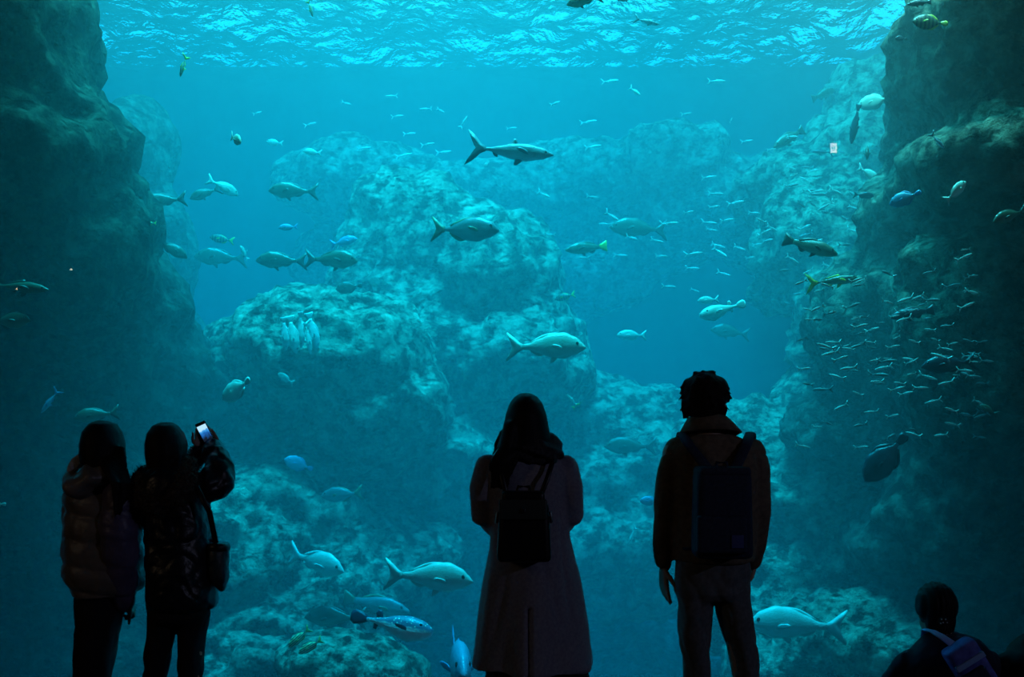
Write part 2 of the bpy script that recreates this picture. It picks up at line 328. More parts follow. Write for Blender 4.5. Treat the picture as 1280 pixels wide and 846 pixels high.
KIND = {
 'bream': dict(tab=[(0,.005,.01,.006),(.06,.06,.05,.03),(.16,.135,.095,.055),(.35,.195,.15,.075),(.55,.175,.135,.065),(.75,.105,.08,.04),(.9,.045,.04,.02),(1,.035,.033,.012)],
   tail=FORK, dorsal=[(.22,.14)]+arc(.2,.18,-.22,.07,.05)+[(-.22,.05),(0,.12)], anal=[(-.02,-.10)]+arc(-.03,-.10,-.22,-.05,-.04)+[(-.2,-.03)], eye=(.385,.045,.024), pelvic=True),
 'oval': dict(tab=[(0,.01,.015,.01),(.05,.06,.05,.03),(.15,.13,.10,.06),(.38,.19,.17,.08),(.6,.165,.155,.065),(.8,.09,.085,.035),(.92,.035,.035,.016),(1,.03,.03,.01)],
   tail=FORK, dorsal=[(.25,.14)]+arc(.22,.165,-.24,.06,.06)+[(-.23,.04),(0,.13)], anal=[(.02,-.14)]+arc(0,-.155,-.24,-.06,-.05)+[(-.23,-.04)], eye=(.38,.06,.022), pelvic=False),
 'slender': dict(tab=[(0,.008,.01,.008),(.05,.032,.03,.022),(.15,.072,.066,.045),(.4,.105,.108,.06),(.6,.094,.098,.05),(.8,.052,.056,.03),(.92,.024,.024,.015),(1,.02,.02,.009)],
   tail=DEEPFORK, dorsal=[(.06,.08),(.04,.15),(.01,.155),(-.01,.10),(-.06,.08),(-.05,.06)], anal=[(-.16,-.05),(-.17,-.09),(-.21,-.07),(-.24,-.03)], eye=(.405,.018,.017), pelvic=True),
 'jack': dict(tab=[(0,.008,.01,.008),(.06,.035,.035,.025),(.18,.07,.065,.045),(.4,.095,.085,.055),(.6,.08,.07,.045),(.8,.04,.04,.025),(.94,.017,.017,.012),(1,.015,.015,.008)],
   tail=DEEPFORK, dorsal=[(.12,.085),(.08,.125),(.02,.11),(-.1,.085),(-.24,.035),(-.1,.06)], anal=[(-.04,-.07),(-.07,-.10),(-.16,-.06),(-.26,-.03),(-.1,-.05)], eye=(.40,.02,.018), pelvic=True),
 'grouper': dict(tab=[(0,.02,.02,.015),(.05,.05,.045,.035),(.18,.105,.085,.06),(.38,.145,.12,.075),(.6,.125,.11,.065),(.8,.08,.075,.04),(.92,.055,.05,.025),(1,.05,.045,.016)],
   tail=SQUARE, dorsal=[(.2,.11)]+arc(.18,.13,-.24,.06,.06)+[(-.23,.04),(0,.1)], anal=[(-.05,-.09)]+arc(-.06,-.10,-.22,-.05,-.06)+[(-.2,-.03)], eye=(.385,.045,.02), pelvic=True),
 'puffer': dict(tab=[(0,.04,.04,.03),(.04,.07,.075,.05),(.15,.115,.125,.085),(.35,.14,.17,.10),(.55,.115,.13,.08),(.75,.06,.06,.045),(.9,.03,.028,.025),(1,.025,.023,.018)],
   tail=ROUND, dorsal=[(-.12,.05),(-.15,.13),(-.20,.14),(-.22,.09),(-.2,.04)], anal=[(-.16,-.04),(-.18,-.10),(-.22,-.09),(-.22,-.03)], eye=(.36,.055,.022), pelvic=False),
 'disc': dict(tab=[(0,.015,.015,.01),(.06,.09,.08,.035),(.18,.18,.17,.06),(.42,.25,.24,.075),(.65,.21,.21,.06),(.82,.11,.11,.035),(.93,.04,.04,.018),(1,.035,.035,.01)],
   tail=ROUND, dorsal=[(.15,.19)]+arc(.12,.22,-.26,.08,.09)+[(-.25,.05),(0,.18)], anal=[(.12,-.18)]+arc(.1,-.21,-.26,-.08,-.09)+[(-.25,-.05),(0,-.18)], eye=(.39,.06,.022), pelvic=False),
 'minnow': dict(tab=[(0,.01,.01,.008),(.12,.05,.05,.03),(.4,.085,.09,.045),(.7,.06,.06,.03),(1,.02,.02,.008)],
   tail=DEEPFORK, dorsal=[(.06,.07),(.03,.12),(-.03,.11),(-.08,.06)], anal=[(-.1,-.05),(-.13,-.09),(-.18,-.04)], eye=(.40,.015,.02), pelvic=False),
}
def side_fin(kind, side):
    wd = interp(KIND[kind]['tab'], .33)[2]
    M = Matrix.Translation((.21, side*wd*.92, -.025)) @ Matrix.Rotation(side*R(-28), 4, 'Z') @ Matrix.Rotation(R(18), 4, 'Y')
    return fin_bm([(0,.016),(-.06,.026),(-.13,.016),(-.17,-.012),(-.13,-.03),(-.06,-.026),(0,-.014)], .0018, M)
def make_fish(name, kind, mbody, mfin, bend=0, mtail=None):
    K = KIND[kind]; root = bpy.data.objects.new(name, None); C.objects.link(root); root.empty_display_size = .2
    bm_obj('body', fish_body(K['tab'], bend), mbody, root)
    sh = Matrix.Translation((0, bend*.8, 0))
    bm_obj('tail_fin', fin_bm(K['tail'], .007, Matrix.Translation((0, bend, 0)) @ Matrix.Translation((-.3,0,0)) @ Matrix.Rotation(-bend*2.5, 4, 'Z') @ Matrix.Translation((.3,0,0))), mtail or mfin, root)
    bm_obj('dorsal_fin', fin_bm(K['dorsal'], .006, Matrix.Translation((0, bend*.2, 0))), mfin, root)
    bm_obj('anal_fin', fin_bm(K['anal'], .006, Matrix.Translation((0, bend*.35, 0))), mfin, root)
    for s in (-1, 1):
        bm_obj('pectoral_fin', side_fin(kind, s), mfin, root)
        bm = bmesh.new(); ex, ez, er = K['eye']; t = (.5-ex)/.82; wd = interp(K['tab'], t)[2]
        bmesh.ops.create_uvsphere(bm, u_segments=12, v_segments=8, radius=er, matrix=Matrix.Translation((ex, s*wd*.80, ez)) @ Matrix.Diagonal((1,.45,1,1)))
        bm_obj('eye', bm, M_eye, root)
    if K['pelvic']:
        lo = interp(K['tab'], .4)[1]
        for s in (-1, 1):
            bm_obj('pelvic_fin', fin_bm([(.15,-lo*.85),(.07,-lo-.05),(.04,-lo-.055),(.05,-lo*.9)], .004, Matrix.Translation((0, s*.02, 0))), mfin, root)
    return root
def simple_fish(name, kind, mbody, bend=0):
    """small and far: body and fins in one mesh"""
    K = KIND[kind]; bm = fish_body(K['tab'], bend, 10, 8); me = bpy.data.meshes.new(name); bm.to_mesh(me); bm.free()
    b2 = bmesh.new(); b2.from_mesh(me)
    for k in ('tail','dorsal','anal'):
        f = fin_bm(K[k], .006, Matrix.Translation((0, bend if k == 'tail' else bend*.2, 0))); t = bpy.data.meshes.new('t'); f.to_mesh(t); f.free(); b2.from_mesh(t); bpy.data.meshes.remove(t)
    b2.to_mesh(me); b2.free(); return link(name, me, mbody)
def copy_tree(o, parent=None):
    c = o.copy(); C.objects.link(c)
    if parent is not None: c.parent = parent
    for ch in o.children:
        k = ch.copy(); C.objects.link(k); k.parent = c
    return c
def place(o, px, py, d, lpx, yaw, pitch=0, roll=0):
    cy = max(.35, math.sqrt(max(0.0, (math.cos(R(yaw))*math.cos(R(pitch)))**2 + math.sin(R(pitch))**2)))
    L = lpx/F*d/cy/1.04
    M = Matrix.Rotation(R(yaw), 4, 'Z') @ Matrix.Rotation(R(-pitch), 4, 'Y') @ Matrix.Rotation(R(roll), 4, 'X')
    o.rotation_euler = M.to_euler(); o.location = P(px,py,d); o.scale = (L,L,L)
    return o
# skins
FM = {
 'silver': (fish_mat('silver_scales', (.16,.22,.24), (.75,.8,.8), mid=-.01), mat('smoky_fin', (.16,.21,.23), .5)),
 'slate':  (fish_mat('slate_skin', (.10,.15,.15), (.30,.38,.36), mid=.0), mat('olive_fin', (.16,.16,.07), .5)),
 'pale':   (fish_mat('pale_scales', (.50,.60,.50), (.75,.80,.70), mid=.0), mat('pale_fin', (.50,.58,.5), .5)),
 'pearl':  (fish_mat('pearl_scales', (.45,.52,.40), (.72,.76,.62), mid=.02), mat('cream_fin', (.6,.62,.5), .5)),
 'dusky':  (fish_mat('dusky_skin', (.06,.08,.05), (.16,.19,.12), mid=-.03), mat('dusky_fin', (.05,.06,.04), .5)),
 'brown':  (fish_mat('brown_skin', (.09,.09,.05), (.38,.36,.22), mid=-.02), mat('dark_brown_fin', (.06,.06,.04), .5)),
 'yellowtail': (fish_mat('green_yellow_skin', (.07,.12,.06), (.45,.48,.30), mid=-.02), mat('yellow_fin', (.75,.62,.05), .5)),
 'puffer': (fish_mat('spotted_puffer_skin', (.07,.17,.25), (.9,.92,.9), spots=((.75,.8,.65), 26, .25, -.01), mid=.0, soft=.02), mat('dark_navy_fin', (.015,.03,.06), .5)),
 'blue':   (fish_mat('blue_skin', (.10,.28,.40), (.16,.38,.48), mid=.0), mat('bright_blue_fin', (.07,.22,.40), .5)),
 'black':  (fish_mat('black_skin', (.015,.02,.03), (.03,.04,.05), mid=.0), mat('black_fin', (.01,.015,.02), .5)),
 'striped': (fish_mat('banded_skin', (.11,.13,.08), (.2,.21,.12), stripes=((.04,.05,.04), 55, 'X', .1)), mat('striped_yellow_fin', (.6,.5,.06), .5)),
 'lined':  (fish_mat('lined_skin', (.6,.58,.25), (.7,.68,.4), stripes=((.05,.07,.05), 90, 'Z', .1)), mat('lined_yellow_fin', (.6,.55,.15), .5)),
 'sardine': (fish_mat('sardine_skin', (.30,.42,.38), (.8,.85,.75), mid=.0), mat('sardine_fin', (.4,.5,.45), .5)),
}
protos = {}
def fish(name, kind, skin, px, py, d, lpx, yaw, pitch, label, group=None, bend=0, roll=0, tail=None):
    key = (kind, skin, bend, tail)
    if key not in protos:
        o = make_fish(name, kind, FM[skin][0], FM[skin][1], bend, FM[tail][1] if tail else None); protos[key] = o
    else:
        o = copy_tree(protos[key]); o.name = name
    tag(o, label, 'fish', group); place(o, px, py, d, lpx, yaw, pitch, roll); return o
f = fish
f('milkfish','slender','silver', 640,189,7.0,108, -6,-7,'long silver fish with forked tail swimming right, highest of the big fish in open water')
f('rabbitfish','oval','slate', 582,287,7.4,88, -12,-4,'dark oval fish with pale head swimming right in front of the centre boulder heap', bend=.02)
f('sea_bream','bream','pearl', 684,434,7.2,100, -8,-1,'large pale fish swimming right above the long-coated woman', bend=-.02)
f('grouper','grouper','brown', 1013,308,6.9,70, -14,-20,'thickset brown fish nosing down to the right before the hazy crag', bend=.05)
f('yellowtail','jack','yellowtail', 1043,351,6.9,66, -8,5,'slim greenish fish with yellow tail just below the thickset brown fish')
f('sea_bream','bream','pale', 537,722,6.8,114, -8,-4,'large pale bream swimming right beside the long-coated woman')
f('pufferfish','puffer','puffer', 490,780,6.5,108, -10,-10,'spotted pufferfish with blue back and dark tail at the bottom', bend=.02, roll=-14)
f('parrotfish','oval','blue', 573,826,6.6,60, -82,0,'blue fish seen head-on beside the hem of the long coat')
f('sea_bream','bream','pale', 394,703,7.9,84, -25,-12,'hazy pale bream over the lower left rock slope, nose dipping right', bend=.06)
f('wrasse','grouper','slate', 470,756,8.3,90, -10,-10,'faint pale fish mostly hidden behind the spotted pufferfish')
f('sea_bream','bream','dusky', 418,772,7.9,80, 172,0,'dim fish in haze left of the spotted pufferfish')
f('stripey','oval','lined', 374,797,6.95,34, 200,-40,'upper of two small yellow fish with dark lines by the bottom boulder')
f('stripey','oval','lined', 388,808,6.9,34, 190,-30,'lower of two small yellow fish with dark lines by the bottom boulder')
f('filefish','disc','pale', 296,487,7.0,50, 155,-28,'round whitish fish near the raised phone above the left cliff foot', bend=.05)
f('damselfish','oval','pearl', 357,473,8.4,26, 155,28,'small greenish fish under the bunch of head-down fish')
# the head-down bunch
for i,(x,y,l,yw,pt,sk,lb) in enumerate([(356,417,44,-20,-85,'pale','leftmost of the pale fish hanging head down in a bunch'),(366,418,50,10,-80,'pearl','second from left of the pale fish hanging head down in a bunch'),
     (376,412,48,-40,-88,'pale','middle upper one of the pale fish hanging head down in a bunch'),(385,422,44,30,-80,'pearl','slim one right of the middle in the bunch hanging head down'),
     (391,413,48,15,-76,'pale','broadest of the pale fish hanging head down in a bunch'),(397,432,40,0,-68,'pearl','rightmost and lowest-reaching fish of the head-down bunch'),
     (355,438,22,-60,-86,'yellowtail','little yellow fish at the lower left of the head-down bunch')]):
    f('sweeper','jack' if i in (3,5) else 'grouper',sk,x,y,8.2+.08*i,l,yw,pt,lb,'pale fish hanging head down in a bunch')
f('surgeonfish','disc','blue', 373,580,8.6,36, 205,20,'round blue-grey blurred fish over the lower left slope')
f('knifejaw','oval','slate', 427,618,8.3,56, 170,-6,'pale rounded fish in haze left of the long-coated woman', bend=.04)
f('sea_bream','bream','dusky', 204,251,8.2,56, 190,-8,'greenish fish facing left beside the left cliff edge, leftmost of a loose trio')
f('sea_bream','bream','dusky', 256,242,8.8,40, 190,-22,'middle fish of a loose trio right of the left cliff')
f('sea_bream','bream','pearl', 279,234,8.5,38, 30,-22,'rightmost fish of a loose trio right of the left cliff, partly lit')
f('sea_bream','bream','dusky', 366,239,8.5,62, 186,0,'dark green fish facing left high in the blue gap left of the heap')
f('rudderfish','bream','dusky', 351,326,8.3,64, 186,0,'olive fish facing left, left one of a pair nose to tail')
f('rudderfish','bream','brown', 415,325,8.1,70, -8,-4,'olive brown fish facing right, right one of a pair nose to tail')
f('batfish','disc','dusky', 436,359,8.6,34, 182,-10,'dark triangular fish just above the crest of the left front boulder')
f('butterflyfish','oval','striped', 277,299,9.2,30, 190,8,'small faint banded fish in the blue gap by the left column')
f('trevally','bream','dusky', 275,322,9.4,66, 186,2,'dim arched fish outline in the deep blue gap by the left column')
f('damselfish','oval','pearl', 305,316,8.6,18, 240,50,'tiny pale fish turned upward at the tip of the dim arched fish')
f('rabbitfish','oval','dusky', 215,311,8.1,42, 20,-30,'greenish fish nosing down against the left column', bend=.03)
f('damselfish','oval','yellowtail', 188,279,7.6,14, 190,0,'tiny yellow-edged fish at the edge of the left cliff')
f('damselfish','oval','blue', 360,284,8.4,24, 190,-5,'small pale blue banded fish alone in the blue gap')
f('damselfish','oval','blue', 430,302,8.8,36, -10,10,'small pale blue fish touching the left side of the heap')
f('trevally','jack','dusky', 24,359,6.6,84, -10,-6,'large dim fish with pearly side line at the left edge of the frame')
f('trevally','oval','dusky', 12,401,6.6,60, -12,0,'dim rounded fish below the large one at the left edge of the frame')
f('filefish','disc','pale', -6,630,6.7,28, 175,0,'pale fish cut by the left edge of the frame beside the puffer jacket')
f('parrotfish','jack','blue', 62,502,6.9,36, 190,-55,'small blue fish nosing down on the left cliff')
f('sea_bream','bream','dusky', 120,519,7.0,56, 188,-8,'large faint fish behind the head of the girl in the puffer jacket')
# near the surface
f('sea_bream','bream','brown', 730,1,7.0,46, 172,-10,'dark plump fish cut by the top edge of the frame')
f('sea_bream','bream','dusky', 785,-3,7.6,30, 172,-6,'dark fish just showing at the top edge, right of the plump one')
f('mackerel','slender','silver', 809,27,7.4,32, -5,-16,'small slim fish under the rippled surface, right of the plump top one')
f('mackerel','jack','yellowtail', 388,11,7.6,24, -30,-70,'slim fish with yellow tail diving just under the surface')
f('damselfish','jack','yellowtail', 229,83,7.2,30, 230,-72,'slim fish with yellow tail diving near the top of the left cliff')
f('damselfish','oval','pearl', 295,174,6.8,26, -55,-25,'small fish half white half dark alone left of the centre')
f('knifejaw','disc','striped', 1162,28,6.65,44, 175,6,'dark banded fish with yellow fins at the top of the right cliff', roll=8)
f('grouper','grouper','black', 1149,4,6.8,30, 172,-4,'dark fish cut by the top edge above the banded one')
f('damselfish','disc','black', 1126,48,7.0,15, 180,0,'tiny black fish left of the banded fish at the right cliff')
f('damselfish','jack','pearl', 794,114,8.6,18, -40,-40,'tiny greenish fish alone in the blue band under the surface')
# right side
f('grouper','grouper','dusky', 986,173,8.8,52, 200,-32,'dark fish slanting down left in haze before the crag')
f('grouper','grouper','dusky', 1029,118,9.4,40, 30,25,'blurred dark fish highest of those near the crag')
f('grouper','grouper','black', 1069,155,7.8,48, 110,-72,'dark fish standing nearly upright, nose down, left of the right cliff')
f('filefish','disc','pearl', 1093,127,7.9,42, 170,-14,'round pale green fish left of the right cliff')
f('damselfish','disc','dusky', 1084,190,7.6,24, 250,-40,'small round brown fish below the upright dark one')
f('grouper','jack','black', 1027,190,9.0,28, 176,4,'small dark fish beside the round brown one')
f('sea_bream','oval','pale', 1086,217,8.2,34, 20,-24,'whitish fish nosing down right beside the right cliff')
f('damselfish','oval','black', 1080,244,7.6,26, -6,-6,'small black fish below the whitish one')
f('angelfish','disc','blue', 1131,248,6.6,38, 160,-20,'blue fish on the face of the right cliff')
f('damselfish','jack','silver', 1172,176,6.42,26, -30,-52,'dark fish with a white stripe diving before the right cliff')
f('filefish','oval','pale', 1195,239,6.42,40, 15,42,'pale oval fish with blue snout before the dark right cliff')
f('sunfish','disc','black', 1106,573,6.7,78, 172,-50,'large black rounded fish in silhouette above the dark round boulder')
f('surgeonfish','oval','black', 1185,455,6.5,66, 172,-6,'large dark fish barely visible against the right cliff')
f('surgeonfish','grouper','black', 1140,392,6.7,56, 172,-10,'dark blue fish amid the small fry on the right cliff')
f('sea_bream','bream','dusky', 1262,270,6.35,50, 190,-20,'dim fish outline near the right edge of the frame')
f('sea_bream','bream','dusky', 1235,512,6.45,24, 160,30,'dim small fish low on the dark right cliff')
f('trevally','bream','dusky', 797,286,9.2,74, 184,2,'large hazy fish facing left in the middle of the blue hollow')
f('grouper','grouper','brown', 733,310,8.6,56, 194,-8,'brown fish with yellow tail right of the heap', tail='yellowtail')
f('sea_bream','oval','pearl', 885,375,8.4,28, 188,-6,'small pale fish just above the pale puffer in the hollow')
f('pufferfish','puffer','pearl', 903,387,7.9,64, 196,-16,'pale pufferfish facing left and down right of the blue hollow')
f('filefish','oval','pearl', 789,419,8.8,38, 184,0,'pale blurred fish alone in the lower blue hollow')
f('sea_bream','bream','dusky', 912,415,9.8,50, 178,8,'faint fish under the pale puffer')
f('damselfish','oval','striped', 706,371,9.0,26, 160,-12,'tiny banded fish at the right flank of the heap')
f('damselfish','jack','pearl', 715,500,8.0,20, 215,40,'tiny pale fish to the right of the long-coated woman head')
f('damselfish','jack','yellowtail', 722,506,8.0,14, -20,35,'tiny fish with yellow spot beside another by the long-coated woman head')
f('trevally','bream','dusky', 787,558,9.0,66, 176,0,'faint large fish against the mound between woman and man')
f('angelfish','disc','blue', 812,626,7.8,26, 186,0,'blue fish half hidden behind the left arm of the man')
f('damselfish','jack','pearl', 790,670,8.6,26, 130,-60,'small whitish fish low between woman and man')
f('sea_bream','bream','pale', 994,781,7.3,124, 177,2,'very large pale fish low down right of the man', bend=.02)
f('damselfish','disc','pale', 608,205,9.0,9, 160,-40,'tiny white fish right under the long silver fish')
f('damselfish','oval','pearl', 390,190,9.0,24, 176,8,'pale greenish small fish high left in the open water')
f('damselfish','oval','pearl', 343,178,9.6,22, 176,8,'faint small fish high left beside the greenish one')
# small fish of the shoals, one mesh each
rnd = random.Random(11)
small = simple_fish('small_fish', 'minnow', FM['sardine'][0]); small2 = simple_fish('small_fish', 'minnow', FM['sardine'][0], .08)
small3 = simple_fish('small_fish', 'jack', FM['slate'][0])
first = {0: small, 1: small2, 2: small3}; used = set()
def fry(px, py, d, l, yaw, pitch, label, group, k=0):
    if k in used: o = first[k].copy(); C.objects.link(o)
    else: o = first[k]; used.add(k)
    tag(o, label, 'fish', group); place(o, px, py, d, l, yaw, pitch); return o
exact = [(680,243,20,-30,-28),(741,246,16,-10,-10),(765,270,22,-25,-35),(757,280,18,176,4),(837,279,24,-8,2),(822,301,18,-14,-16),(790,297,16,-14,-20),(776,319,18,-4,-4),
 (688,293,12,176,0),(729,322,16,174,4),(730,310,18,160,-30),(887,221,20,4,6),(895,242,20,-4,-2),(920,253,22,4,10),(943,266,15,-4,-4),(887,278,20,-6,-8),(909,275,18,4,10),(890,287,15,-12,-14),
 (898,307,18,-14,-20),(867,317,24,4,8),(866,335,18,0,-3),(836,358,18,-4,-4),(869,363,12,-14,-22),(827,320,16,2,-2),(905,342,18,-16,-20),(938,322,12,6,10),(947,305,12,6,10),(925,310,16,-16,-24),
 (900,315,22,-30,-36),(960,300,14,4,12),(861,265,14,8,12),(893,258,14,0,6)]
for x,y,l,yw,pt in exact:
    fry(x, y, 8.6+rnd.uniform(-.4,.5), l, yw, pt, 'small silvery fish of the loose shoal in the blue hollow', 'small silvery fish in the blue hollow', rnd.choice((0,1)))
for x,y,l,yw,pt in [(489,120,16,174,0),(433,129,14,-20,-20),(551,138,12,-20,-30),(532,136,16,174,0),(497,145,16,4,8),(580,152,18,20,60),(512,167,16,4,6),(535,180,18,6,10),(505,194,22,6,14),(388,155,16,8,16),(555,190,20,4,6),
      (322,141,12,10,20),(763,101,22,4,6),(896,101,22,-4,-2),(736,152,22,8,10),(694,129,14,15,24),(858,142,14,8,10),(742,183,22,8,10),(934,176,16,8,10),(914,150,8,40,60),(455,185,18,4,8),(640,160,14,6,6)]:
    fry(x, y, 9.6+rnd.uniform(-.5,.5), l, yw, pt, 'small pale fish scattered in the band of water below the surface', 'small pale fish below the surface', rnd.choice((0,1)))
for i in range(60):
    x = rnd.gauss(1015, 42); y = rnd.gauss(270, 62)
    if not (945 < x < 1085 and 160 < y < 410): continue
    fry(x, y, rnd.uniform(7.6,8.8), rnd.uniform(9,21), rnd.choice((0,180))+rnd.uniform(-30,30), rnd.uniform(-30,30), 'small fish of the scattered shoal before the hazy crag', 'small fish before the hazy crag', rnd.choice((0,1,2)))
for i in range(130):
    x = rnd.uniform(1000, 1235); y = rnd.gauss(425, 70)
    if not (310 < y < 600): continue
    fry(x, y, 6.4+rnd.uniform(0,.3), rnd.uniform(10,24), rnd.choice((0,180))+rnd.uniform(-25,25), rnd.uniform(-25,25), 'small dim fish in the shoal along the dark right cliff', 'small fish along the dark right cliff', rnd.choice((0,1,2)))
# ================================================================ people
def ring_tube(bm, pts, rad, seg=12, squash=None):
    """closed tapered tube with rounded ends; rad may be r or (r_side, r_depth)"""
    pts = [Vector(p) for p in pts]; n = len(pts)
    rr = [(r, r) if not isinstance(r, tuple) else r for r in rad]
    P_, Rr, T = [], [], []
    t0 = (pts[1]-pts[0]).normalized(); t1 = (pts[-1]-pts[-2]).normalized()
    for k in (1, .8, .45): P_.append(pts[0]-t0*k*.9*min(rr[0])); Rr.append(tuple(x*math.sqrt(max(.02, 1-k*k)) for x in rr[0])); T.append(t0)
    for i in range(n):
        t = (pts[min(i+1,n-1)]-pts[max(i-1,0)]).normalized(); P_.append(pts[i]); Rr.append(rr[i]); T.append(t)
    for k in (.45, .8, 1): P_.append(pts[-1]+t1*k*.9*min(rr[-1])); Rr.append(tuple(x*math.sqrt(max(.02, 1-k*k)) for x in rr[-1])); T.append(t1)
    rings = []
    for p, r, t in zip(P_, Rr, T):
        side = Vector((1,0,0)) - t*t.x
        if side.length < .2: side = Vector((0,0,1)) - t*t.z
        side.normalize(); up = t.cross(side)
        rings.append([bm.verts.new(p + side*r[0]*math.cos(2*math.pi*k/seg) + up*r[1]*math.sin(2*math.pi*k/seg)) for k in range(seg)])
    for a, b in zip(rings, rings[1:]):
        for k in range(seg): bm.faces.new((a[k], a[(k+1)%seg], b[(k+1)%seg], b[k]))
    bm.faces.new(rings[0][::-1]); bm.faces.new(rings[-1])
def ell(bm, c, r, rot=None, sub=3):
    M = Matrix.Translation(c) @ (rot.to_4x4() if rot else Matrix.Identity(4)) @ Matrix.Diagonal((*r, 1))
    bmesh.ops.create_icosphere(bm, subdivisions=sub, radius=1, matrix=M)
def loft(bm, rows, seg=40, power=.85):
    """rows from top to bottom: (centre x, centre y, z, half width, half depth)"""
    rings = []
    for (cx, cy, z, hw, hd) in rows:
        rings.append([bm.verts.new((cx+hw*math.copysign(abs(math.cos(a))**power, math.cos(a)), cy+hd*math.copysign(abs(math.sin(a))**power, math.sin(a)), z)) for a in [2*math.pi*k/seg for k in range(seg)]])
    for a, b in zip(rings, rings[1:]):
        for k in range(seg): bm.faces.new((a[k], a[(k+1)%seg], b[(k+1)%seg], b[k]))
    bm.faces.new(rings[0][::-1]); bm.faces.new(rings[-1])
def dense(rows, n=5):
    out = []
    for a, b in zip(rows, rows[1:]):
        for i in range(n):
            k = i/n; out.append(tuple(a[j]+(b[j]-a[j])*k for j in range(5)))
    out.append(rows[-1]); return out
def fused(name, bm, mat_, parent, voxel=.008, it=6, disp=None):
    bmesh.ops.recalc_face_normals(bm, faces=bm.faces)
    o = bm_obj(name, bm)
    md = o.modifiers.new('r', 'REMESH'); md.mode = 'VOXEL'; md.voxel_size = voxel
    sm = o.modifiers.new('s', 'SMOOTH'); sm.factor = .5; sm.iterations = it
    me = bpy.data.meshes.new_from_object(o.evaluated_get(bpy.context.evaluated_depsgraph_get()))
    o.modifiers.clear(); old = o.data; o.data = me; bpy.data.meshes.remove(old); me.name = name
    if disp:
        n = len(me.vertices); c = np.empty(n*3); me.vertices.foreach_get('co', c); c = c.reshape(-1,3)
        no = np.empty(n*3); me.vertices.foreach_get('normal', no); no = no.reshape(-1,3)
        d = np.array([disp(Vector(c[i])) for i in range(n)]); c += no*d[:,None]; me.vertices.foreach_set('co', c.ravel()); me.update()
    me.materials.clear(); me.materials.append(mat_); me.polygons.foreach_set('use_smooth', [True]*len(me.polygons))
    if parent is not None: o.parent = parent
    return o
def folds(amp=.008, f=7, vert=.35, seed=0):
    def g(p):
        q = Vector((p.x+seed, p.y, p.z*vert))*f
        return amp*(noise.noise(q) + .5*noise.noise(q*2.3)) - amp*.8*max(0, .25-abs(noise.noise(q*1.3+Vector((5,2,1)))))*3
    return g
def quilt(amp=.012, pitch=.085, seed=0):
    g = folds(.006, 9, 1, seed)
    return lambda p: amp*(abs(math.sin(math.pi*(p.z+.02*math.sin(p.x*9))/pitch))**.5-.6) + g(p)
def head_prims(bm, c, yaw=0, pitch=0, s=1.0):
    """c: head centre; yaw 0 looks along +Y (into the tank), positive turns towards +X"""
    Rm = (Matrix.Rotation(-yaw, 3, 'Z') @ Matrix.Rotation(pitch, 3, 'X'))
    q = lambda x, y, z: c + Rm @ Vector((x*s, y*s, z*s))
    ell(bm, q(0,-.01,.02), (.074*s,.093*s,.098*s), Rm)           # skull
    ell(bm, q(0,.035,-.055), (.054*s,.056*s,.062*s), Rm)         # jaw
    ell(bm, q(0,.066,-.095), (.024*s,.020*s,.018*s), Rm)         # chin
    ring_tube(bm, [q(0,.088,.012), q(0,.105,-.022), q(0,.097,-.032)], [.008*s,.012*s,.013*s], 8)   # nose
    ring_tube(bm, [q(-.02,.082,-.057), q(0,.091,-.055), q(.02,.082,-.057)], [.005*s,.008*s,.005*s], 8)   # lips
    ring_tube(bm, [q(-.018,.078,-.067), q(0,.086,-.068), q(.018,.078,-.067)], [.005*s,.008*s,.005*s], 8)
    for k in (-1, 1):
        ring_tube(bm, [q(k*.014,.083,.022), q(k*.034,.082,.028), q(k*.052,.066,.022)], [.006*s,.007*s,.005*s], 8)   # brow
        ell(bm, q(k*.076,-.008,-.012), (.008*s,.018*s,.030*s), Rm, 2)     # ear
        ell(bm, q(k*.032,.074,.004), (.013*s,.010*s,.008*s), Rm, 2)       # eyelids
    return q
def eyes(q, s, parent):
    for k in (-1, 1):
        bm = bmesh.new(); ell(bm, q(k*.032,.0805,.004), (.008*s,.0065*s,.005*s), None, 2); bm_obj('eye', bm, M_eye, parent)
def hand_prims(bm, wrist, direc, normal, s=1.0, thumb=1, curl=.35, spread=.1):
    """palm and five fingers; direc: wrist to knuckles, normal: back of the hand"""
    f = Vector(direc).normalized(); n = Vector(normal); n = (n - f*n.dot(f)).normalized(); sd = f.cross(n)*thumb
    L = .088*s
    for k, w_ in ((-.6,.011),(0,.013),(.6,.012)):
        ring_tube(bm, [wrist-f*.01, wrist+f*.03*s+sd*k*.03*s, wrist+f*L+sd*k*.040*s], [.013*s,.014*s,.0115*s], 8)
    for i, (k, ln) in enumerate(((1,.068),(.35,.077),(-.33,.071),(-1,.055))):
        p = wrist+f*L*.93+sd*k*.029*s; d0 = (f+sd*k*spread).normalized(); pts = [p]; a = curl*(.7+.12*i)
        for j, seg in enumerate((.44,.32,.24)):
            ang = a*(j+1); dd = (d0*math.cos(ang) - n*math.sin(ang)).normalized(); pts.append(pts[-1]+dd*ln*seg*s)
        ring_tube(bm, pts, [.0092*s,.0088*s,.008*s,.0068*s], 8)
    b = wrist+f*.022*s+sd*.022*s; d1 = (f*.55+sd*.8-n*.2).normalized(); d2 = (f*.9+sd*.3-n*.35).normalized()
    ring_tube(bm, [b, b+d1*.035*s, b+d1*.035*s+d2*.028*s, b+d1*.035*s+d2*.05*s], [.013*s,.0115*s,.010*s,.008*s], 8)
